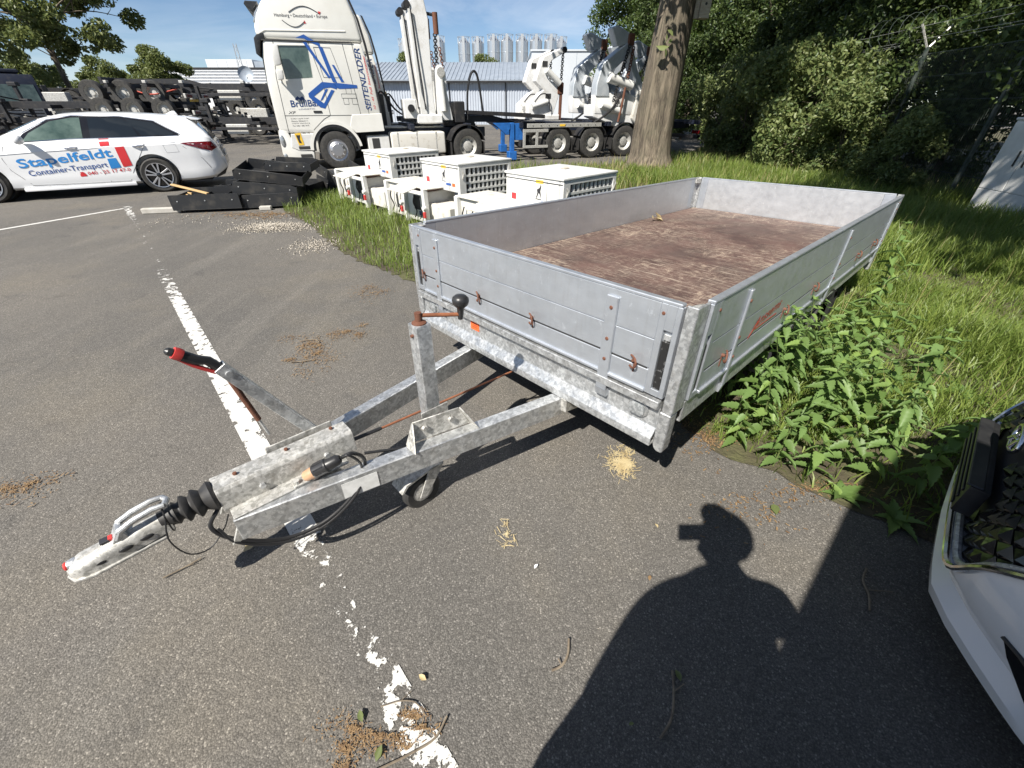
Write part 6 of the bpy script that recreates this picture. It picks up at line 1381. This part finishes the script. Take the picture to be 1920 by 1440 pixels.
for i,(x,y,s_,c) in enumerate(((-.395,.385,.03,'leaf_c'),(-.475,.475,.028,'leaf_c'),(.56,.585,.05,'leaf_c'),(.37,.455,.03,'leaf_c'),(.10,.98,.03,'white_lab'),(1.25,1.27,.06,'leaf_c'),(.66,1.18,.03,'straw'),(-.30,.58,.03,'straw'),(-1.14,1.07,.045,'straw'),(.56,.93,.03,'litter'))):
    me = leaves(np.random.default_rng(900+i), np.array([(x,y,.012)]), s_, M[c], 'fallen_leaf', up=5)
    tag(link('fallen_leaf', me, M[c]), ['yellow leaf standing in the dry moss','yellow leaf at the upper edge of the dry moss','pale green leaf in the photographer shadow','small yellow leaf in the deep shadow by a twig','scrap of white paper on the asphalt','bright green leaf at the shadow corner','withered leaf above the cap shadow','dead leaf on the worn bay line','crumpled pale leaf beside the coupling','tiny brown leaf beside the shadow'][i], 'leaf', 'fallen leaves on the asphalt')
dl = leaves(np.random.default_rng(990), np.array([tuple(T.matrix_world @ Vector((2.75,1.76,DK+.03))),tuple(T.matrix_world @ Vector((2.83,1.75,DK+.015))),tuple(T.matrix_world @ Vector((2.79,1.72,DK+.012)))]), .11, M['straw'], 'dry_leaf', up=2.2)
tag(link('dry_leaf', dl, M['straw']), 'curled dry maple leaf on the trailer deck by the side board', 'leaf')
# grit heap by the grass edge
rng = np.random.default_rng(71); n = 2600
P = np.stack([rng.normal(-3.75,.30,n), rng.normal(6.75,.16,n)],1); P = np.concatenate([P, np.stack([rng.normal(-2.7,.16,700), rng.normal(5.75,.2,700)],1), np.stack([rng.uniform(-6,-3,300), rng.normal(7.2,.3,300)],1), np.stack([rng.uniform(-1.5,1.6,60), rng.uniform(.6,3.0,60)],1)])
n = len(P); s_ = np.where(P[:,1]<4, rng.uniform(.002,.005,n), rng.uniform(.006,.019,n)); tet = unit(rng.normal(0,1,(n,4,3)))*s_[:,None,None]; zc = s_*.3+.035*np.exp(-((P[:,0]+3.75)/.3)**2-((P[:,1]-6.75)/.16)**2)
V = tet+np.concatenate([P, zc[:,None]],1)[:,None,:]
tag(link('grit', quads_mesh('grit', V, 4, [M['gravel']], [(0,1,2),(0,2,3),(0,3,1),(1,3,2)]), M['gravel']), 'pale grit and pebbles strewn at the verge edge', 'gravel', kind='stuff')
# ------------------------------------------------------------------ parked white car at the verge (front corner in view): x forward, y left
PC = thing('parked_car', 'white parked car with dark studded grille and chrome oval emblem', 'car', mat=frame((1.733,1.118,0), LH))
_xf = [(0,0),(.30,-.008),(.45,-.022),(.53,-.065),(.64,-.14),(.76,-.23),(.84,-.31),(.89,-.45),(.90,-.60)]
xf = lambda y: float(np.interp(abs(y), [p[0] for p in _xf], [p[1] for p in _xf]))
LEV = [(.15,-.13,.86,-4.1),(.19,-.045,.90,-4.2),(.23,-.035,.905,-4.22),(.29,-.06,.905,-4.25),(.34,-.03,.905,-4.28),(.46,-.015,.905,-4.3),(.58,-.03,.905,-4.3),(.70,-.075,.90,-4.3),(.79,-.14,.895,-4.28),(.845,-.26,.885,-4.25),(.90,-.52,.87,-4.22),(.96,-1.0,.855,-4.2),(1.0,-1.22,.835,-4.15),(1.06,-1.32,.80,-4.1),(1.25,-1.68,.70,-3.9),(1.38,-2.0,.63,-3.7),(1.445,-2.4,.55,-3.45),(1.455,-2.8,.3,-3.2)]
def lev(z): return [float(np.interp(z, [l[0] for l in LEV], [l[k] for l in LEV])) for k in (1,2,3)]
def fx(y, z):
    o, hw, rx = lev(z); return o + xf(y*.905/hw)*(1 if z < .9 else max(.35, 1-(z-.9)*2))
rows = []
for z,o,hw,rx in LEV:
    ring = []
    for y in np.concatenate([np.linspace(hw,.66*hw,8), np.linspace(.6*hw,-.6*hw,11), np.linspace(-.66*hw,-hw,8)]): ring.append((fx(y,z), float(y), z))
    fxs = ring[-1][0]
    for q in np.linspace(.08,.92,10): ring.append((fxs+(rx-fxs)*q, -hw, z))
    for y in np.linspace(-hw*.9,hw*.9,7): ring.append((rx-.12*(1-(y/hw)**2), float(y), z))
    for q in np.linspace(.92,.08,10): ring.append((fxs+(rx-fxs)*q, hw, z))
    rows.append(ring)
mb = MB(); mb.grid(rows, closed=True); n = len(rows[0]); mb.add(rows[0],[tuple(range(n))]); mb.add(rows[-1],[tuple(range(n))])
pcb = mb.mesh('body', ang=38)
cts = [MB().cyl((wx,sy*.60,.34),(wx,sy*1.1,.34),.385,.385,32).mesh('c') for wx in (-.92,-3.55) for sy in (1,-1)]
# mouth of the grille cut into the bumper
gp = [(.445,.345),(.63,.60),(.66,.70),(.40,.765),(-.40,.765),(-.66,.70),(-.63,.60),(-.445,.345)]
cts.append(MB().prism(gp, .2, -.14, lambda a,b,d:(d+ (xf(a)*.9),a,b)).mesh('c'))
vent = [(.70,.44),(.74,.47),(.93,.40),(.93,.27),(.86,.26),(.76,.34)]
link('body', boolean(pcb, cts, 'body'), M['white'], PC)
gz = lambda y: float(np.interp(abs(y), [0,.445,.63,.66], [.345,.345,.60,.70]))
rows = [[(fx(y,z)-.05, y, z) for y in np.linspace(-.67,.67,25)] for z in np.linspace(.335,.775,9)]
MB().grid(rows).build('grille_backing', M['seam'], PC, ang=60)
def top_z(y): return float(np.interp(abs(y), [.0,.40,.66], [.765,.765,.70]))
pyr = MB().add([(0,.037,0),(0,0,.031),(0,-.037,0),(0,0,-.031),(.016,0,-.010)], [(0,1,4),(1,2,4),(2,3,4),(3,0,4),(3,2,1,0)]).mesh('grille_stud', ang=20)
pyr.materials.append(M['blk_gloss'])
k = 0
for r_ in range(14):
    z = .365+.030*r_
    for c in range(-18,19):
        y = .074*(c+.5*(r_%2))
        if gz(y)+.012 < z < top_z(y)-.012 and not (abs(y) < .27 and .42 < z < .56) and not (abs(y) < .085 and z > .57 and z < .70):
            o = bpy.data.objects.new('grille_stud', pyr); COL.objects.link(o); o.parent = PC
            yaw = math.atan2(fx(y+.03,z)-fx(y-.03,z), .06)
            o.matrix_local = Matrix.Translation((fx(y,z)-.042,y,z)) @ Matrix.Rotation(-yaw,4,'Z')
outl = [(a,b) for a,b in gp]
fr = [(fx(y,z)+.003, y, z) for y,z in [(.66,.70),(.63,.60),(.54,.475),(.455,.352),(.30,.345),(.0,.345),(-.30,.345),(-.455,.352),(-.54,.475),(-.63,.60),(-.66,.70)]]
MB().tube(bez(fr,4), .011, 8).build('grille_surround', M['chrome'], PC)
MB().tube(bez([(x-.02,y*.965,z+.012) for x,y,z in fr],4), .012, 8).build('grille_inner_trim', M['galv'], PC)
bk_ = bxo('plate_holder', M['plastic'], PC, -.05,.004,-.265,.265,.425,.545,.010,seg=2)
for z in (.445,.475,.505,.535): bxo('holder_rib', M['plastic'], bk_, .004,.010,-.24,.24,z-.006,z+.006,.002)
bxo('holder_lip', M['plastic'], bk_, -.03,.012,-.262,.262,.543,.550,.003)
em = thing_em = MB()
pts = [(fx(.075*math.cos(t),.635)-.005, .075*math.cos(t), .635+.040*math.sin(t)) for t in np.linspace(0,2*math.pi,33)]
em.tube(pts, .0085, 8, caps=False)
for s_ in (-1,1): em.tube([(fx(0,.62)-.006, s_*.034-.016, .603),(fx(0,.64)-.004, s_*.024, .635),(fx(0,.66)-.006, s_*.034+.016, .667)],.0075,8)
em.tube([(fx(0,.63)-.004,-.026,.628),(fx(0,.64)-.004,.026,.642)],.007,8)
em.build('emblem', M['chrome'], PC, ang=60)
for s_ in (1,-1):
    V = [(fx(y,z)+.004, s_*y, z) for y,z in [(.655,.372),(.70,.378),(.76,.372),(.82,.355),(.88,.335),(.895,.24),(.84,.235),(.78,.255),(.72,.295),(.68,.335)]]
    MB().add(V,[tuple(range(10))]).build('bumper_vent', M['blk_gloss'], PC)
    MB().tube([V[0],V[1],V[2],V[3],V[4]],.006,6).build('vent_blade', M['plastic'], PC)
    hl = [(fx(y,z)+.005, s_*y, z) for y,z in [(.68,.70),(.74,.735),(.84,.76),(.89,.76),(.885,.70),(.80,.665),(.72,.655)]]
    MB().add(hl,[tuple(range(7))]).build('head_lamp', M['lens'], PC)
    for wx in (-.92,-3.55):
        ty = MB().lathe([(.225,-.10),(.30,-.11),(.335,-.06),(.335,.06),(.30,.11),(.225,.10)],(0,0,0),(0,1,0),32,caps=False).build('wheel', M['tyre'], PC); ty.location = (wx,s_*.79,.335)
        MB().lathe([(.23,.08),(.21,.09),(.06,.07),(.0,.07)],(0,0,0),(0,s_,0),24,caps=False).build('rim', M['rim'], ty)
    sw = [(-1.62,1.0),(-2.05,1.33),(-2.6,1.39),(-3.2,1.33),(-3.6,1.05)]
    mr = MB().ellipsoid((-1.55,s_*.98,1.02),(.09,.10,.075)).build('door_mirror', M['white'], PC, ang=60)
rowsw = [[(fx(y,z)+.006,y,z+.004) for y in np.linspace(-.62+(z-1.06)*.4,.62-(z-1.06)*.4,9)] for z in np.linspace(1.08,1.36,6)]
MB().grid(rowsw).build('windscreen', M['glass'], PC, ang=60)
bxo('lower_lip', M['plastic'], PC, -.9,-.30,-.55,.55,.11,.152,.01)
bxo('underbody', M['seam'], PC, -3.9,-.4,-.58,.58,.13,.40,.03)
# ------------------------------------------------------------------ panel van close behind the photographer (only its shadow is in the picture)
VN = thing('panel_van', 'tall white panel van parked right behind the photographer', 'van', mat=frame(AH*.42+LH*-.66, -AH))
vb = MB().prism([(0,.30),(0,2.46),(.06,2.56),(3.6,2.58),(4.1,2.40),(4.75,1.35),(5.5,1.10),(5.62,.7),(5.6,.30)], 0, 1.95, lambda a,b,d:(a,d,b)).mesh('body', .05, 2)
vb = boolean(vb, [MB().cyl((wx,yy,.36),(wx,yy+.4,.36),.42,.42,32).mesh('c') for wx in (1.0,4.6) for yy in (-.1,1.65)], 'body')
link('body', vb, M['white'], VN)
for wx in (1.0,4.6):
    for yy,sy in ((.14,-1),(1.81,1)):
        ty = MB().lathe([(.22,-.11),(.33,-.12),(.36,-.07),(.36,.07),(.33,.12),(.22,.11)],(0,0,0),(0,1,0),28,caps=False).build('wheel', M['tyre'], VN); ty.location = (wx,yy,.36)
        MB().lathe([(.23,.08),(.18,.06),(.0,.05)],(0,0,0),(0,sy,0),20,caps=False).build('rim', M['rim'], ty)
for yy in (-.004,1.948): MB().prism([(3.7,1.40),(3.75,2.15),(4.05,2.2),(4.55,1.42)], yy,yy+.006, lambda a,b,d:(a,d,b)).build('side_window', M['glass'], VN)
MB().prism([(4.16,2.33),(4.75,1.38),(4.757,1.383),(4.168,2.335)], .15,1.8, lambda a,b,d:(a,d,b)).build('windscreen', M['glass'], VN)
for yy in (.08,1.72): bxo('tail_lamp', M['tailred'], VN, -.012,.004,yy,yy+.15,.9,1.5,.01)
for yy in (.2,1.05): bxo('rear_window', M['glass'], VN, -.008,.002,yy,yy+.7,1.5,2.1,.003)
bxo('rear_door_gap', M['seam'], VN, -.003,.002,.97,.98,.4,2.45,0); bxo('bumper', M['plastic'], VN, -.08,.0,.05,1.9,.30,.52,.02)
for sy,yy in ((-1,-.12),(1,2.07)): bxo('mirror', M['plastic'], VN, 4.35,4.5,yy-.1,yy+.1,1.45,1.8,.03)
# ------------------------------------------------------------------ the photographer holding the phone (behind the lens; only the shadow is in view)
def skinned(name, verts, edges, mat, parent, sub=2, root=0):
    me = bpy.data.meshes.new(name); me.from_pydata([v[0] for v in verts], edges, [])
    o = bpy.data.objects.new(name, me); COL.objects.link(o)
    sk = o.modifiers.new('s','SKIN'); sb = o.modifiers.new('u','SUBSURF'); sb.levels = sub; sb.render_levels = sub
    for d, v in zip(me.skin_vertices[0].data, verts): d.radius = v[1] if isinstance(v[1], tuple) else (v[1],v[1])
    me.skin_vertices[0].data[root].use_root = True
    bpy.context.view_layer.update(); r = evaluated(o); bpy.data.objects.remove(o)
    r.polygons.foreach_set('use_smooth',[True]*len(r.polygons)); return link(name, r, mat, parent)
skin = pm('skin', (0.42,0.27,0.19), 0.55); jack = pm('dark_jacket', (0.03,0.035,0.05), 0.85, 0, (0.05,0.055,0.07), 30); jean = pm('blue_jeans', (0.05,0.07,0.13), 0.9); 
PX, PY = .055, -.31
PE = thing('person', 'person in long dark coat and cap holding a phone up with one hand', 'person', (PX,PY,0))
V = [((0,0,.98),(.21,.15)),((0,0,1.16),(.22,.16)),((0,.01,1.36),(.22,.15)),((0,.02,1.52),(.15,.11)),((0,.05,1.62),.066),((0,.085,1.70),.076),((0,.11,1.785),(.084,.098)),((0,.10,1.87),(.077,.087)),
     ((-.24,.02,1.50),.090),((-.32,-.01,1.20),.070),((-.27,.10,.99),.055),((-.22,.15,.93),.036),
     ((.25,.02,1.50),.085),((.24,.14,1.30),.062),((.14,.24,1.44),.048),((.085,.270,1.545),.034),
     ((-.10,0,.92),.105),((-.11,.03,.50),.070),((-.12,.0,.09),.050),((-.13,.13,.045),.042),
     ((.10,0,.92),.105),((.11,.03,.50),.070),((.12,.0,.09),.050),((.13,.13,.045),.042),((0,.205,1.765),.016)]
E_ = [(0,1),(1,2),(2,3),(3,4),(4,5),(5,6),(6,7),(3,8),(8,9),(9,10),(10,11),(3,12),(12,13),(13,14),(14,15),(0,16),(16,17),(17,18),(18,19),(0,20),(20,21),(21,22),(22,23),(6,24)]
bd = skinned('body', V, E_, skin, PE); me = bd.data; me.materials.append(jack); me.materials.append(jean)
mi = []
for p in me.polygons: mi.append(2 if p.center.z < .98 else (0 if (p.center.z > 1.585 or (p.center.y > .25 and p.center.z > 1.48)) else 1))
me.polygons.foreach_set('material_index', mi)
for sx,w0 in ((-1,Vector((-.215,.155,.92))),(1,Vector((.080,.268,1.54)))):
    up = 1 if sx > 0 else -1; hv_ = []; he = []
    hv_ += [(tuple(w0),.022),(tuple(w0+Vector((sx*-.010,.022,up*.035))),(.030,.016))]; he.append((0,1))
    for k_ in range(4):
        b0 = w0+Vector((sx*(.012-.018*k_)*.6,.030,up*(.05+.006*k_))); i0 = len(hv_)
        hv_ += [(tuple(b0+Vector((0,.006,up*(.022-.003*abs(k_-1))))),.0085),(tuple(b0+Vector((-sx*.012,.016,up*(.040-.004*abs(k_-1))))),.008),(tuple(b0+Vector((-sx*.030,.010,up*(.046-.005*abs(k_-1))))),.007)]
        he += [(1,i0),(i0,i0+1),(i0+1,i0+2)]
    i0 = len(hv_); hv_ += [(tuple(w0+Vector((-sx*.030,.010,up*.030))),.010),(tuple(w0+Vector((-sx*.050,.016,up*.045))),.009)]; he += [(0,i0),(i0,i0+1)]
    skinned('hand', hv_, he, skin, PE, 1)
cp = MB(); cp.ellipsoid((0,.085,1.862),(.106,.122,.092),18,8); cp.ellipsoid((0,.19,1.845),(.075,.085,.010),14,6); cp.build('cap', jack, PE, ang=70)
rows = []
for z,rx,ry in ((1.46,.24,.15),(1.30,.27,.18),(1.12,.30,.20),(.95,.33,.22),(.80,.36,.24),(.66,.37,.25),(.64,.33,.22)):
    rows.append([(-.03+rx*math.cos(a)*(1+.03*math.sin(5*a+z*9)), .01+ry*math.sin(a), z+.012*math.sin(3*a)) for a in np.linspace(0,2*math.pi,28,endpoint=False)])
MB().grid(rows, closed=True).build('coat', jack, PE, ang=70)
for s_ in (-1,1):
    MB().ellipsoid((s_*.082,.10,1.765),(.014,.022,.034)).build('ear', skin, PE, ang=70)
    MB().ellipsoid((s_*.033,.185,1.785),(.012,.010,.008)).build('eye', M['white_lab'], PE, ang=70)
MB().ellipsoid((0,.188,1.712),(.026,.010,.007)).build('mouth', M['logo_red'], PE, ang=70)
ph = thing('phone', 'black phone held flat-on towards the trailer by the photographer', 'phone', mat=Matrix.Translation((.045,-.014,1.592)) @ Matrix.Rotation(R(-34.3),4,'X'))
bxo('case', M['blk_gloss'], ph, -.078,.078,-.009,-.001,-.0375,.0375,.003,seg=2); bxo('screen', M['glass'], ph, -.072,.072,-.0105,-.0095,-.033,.033,0)
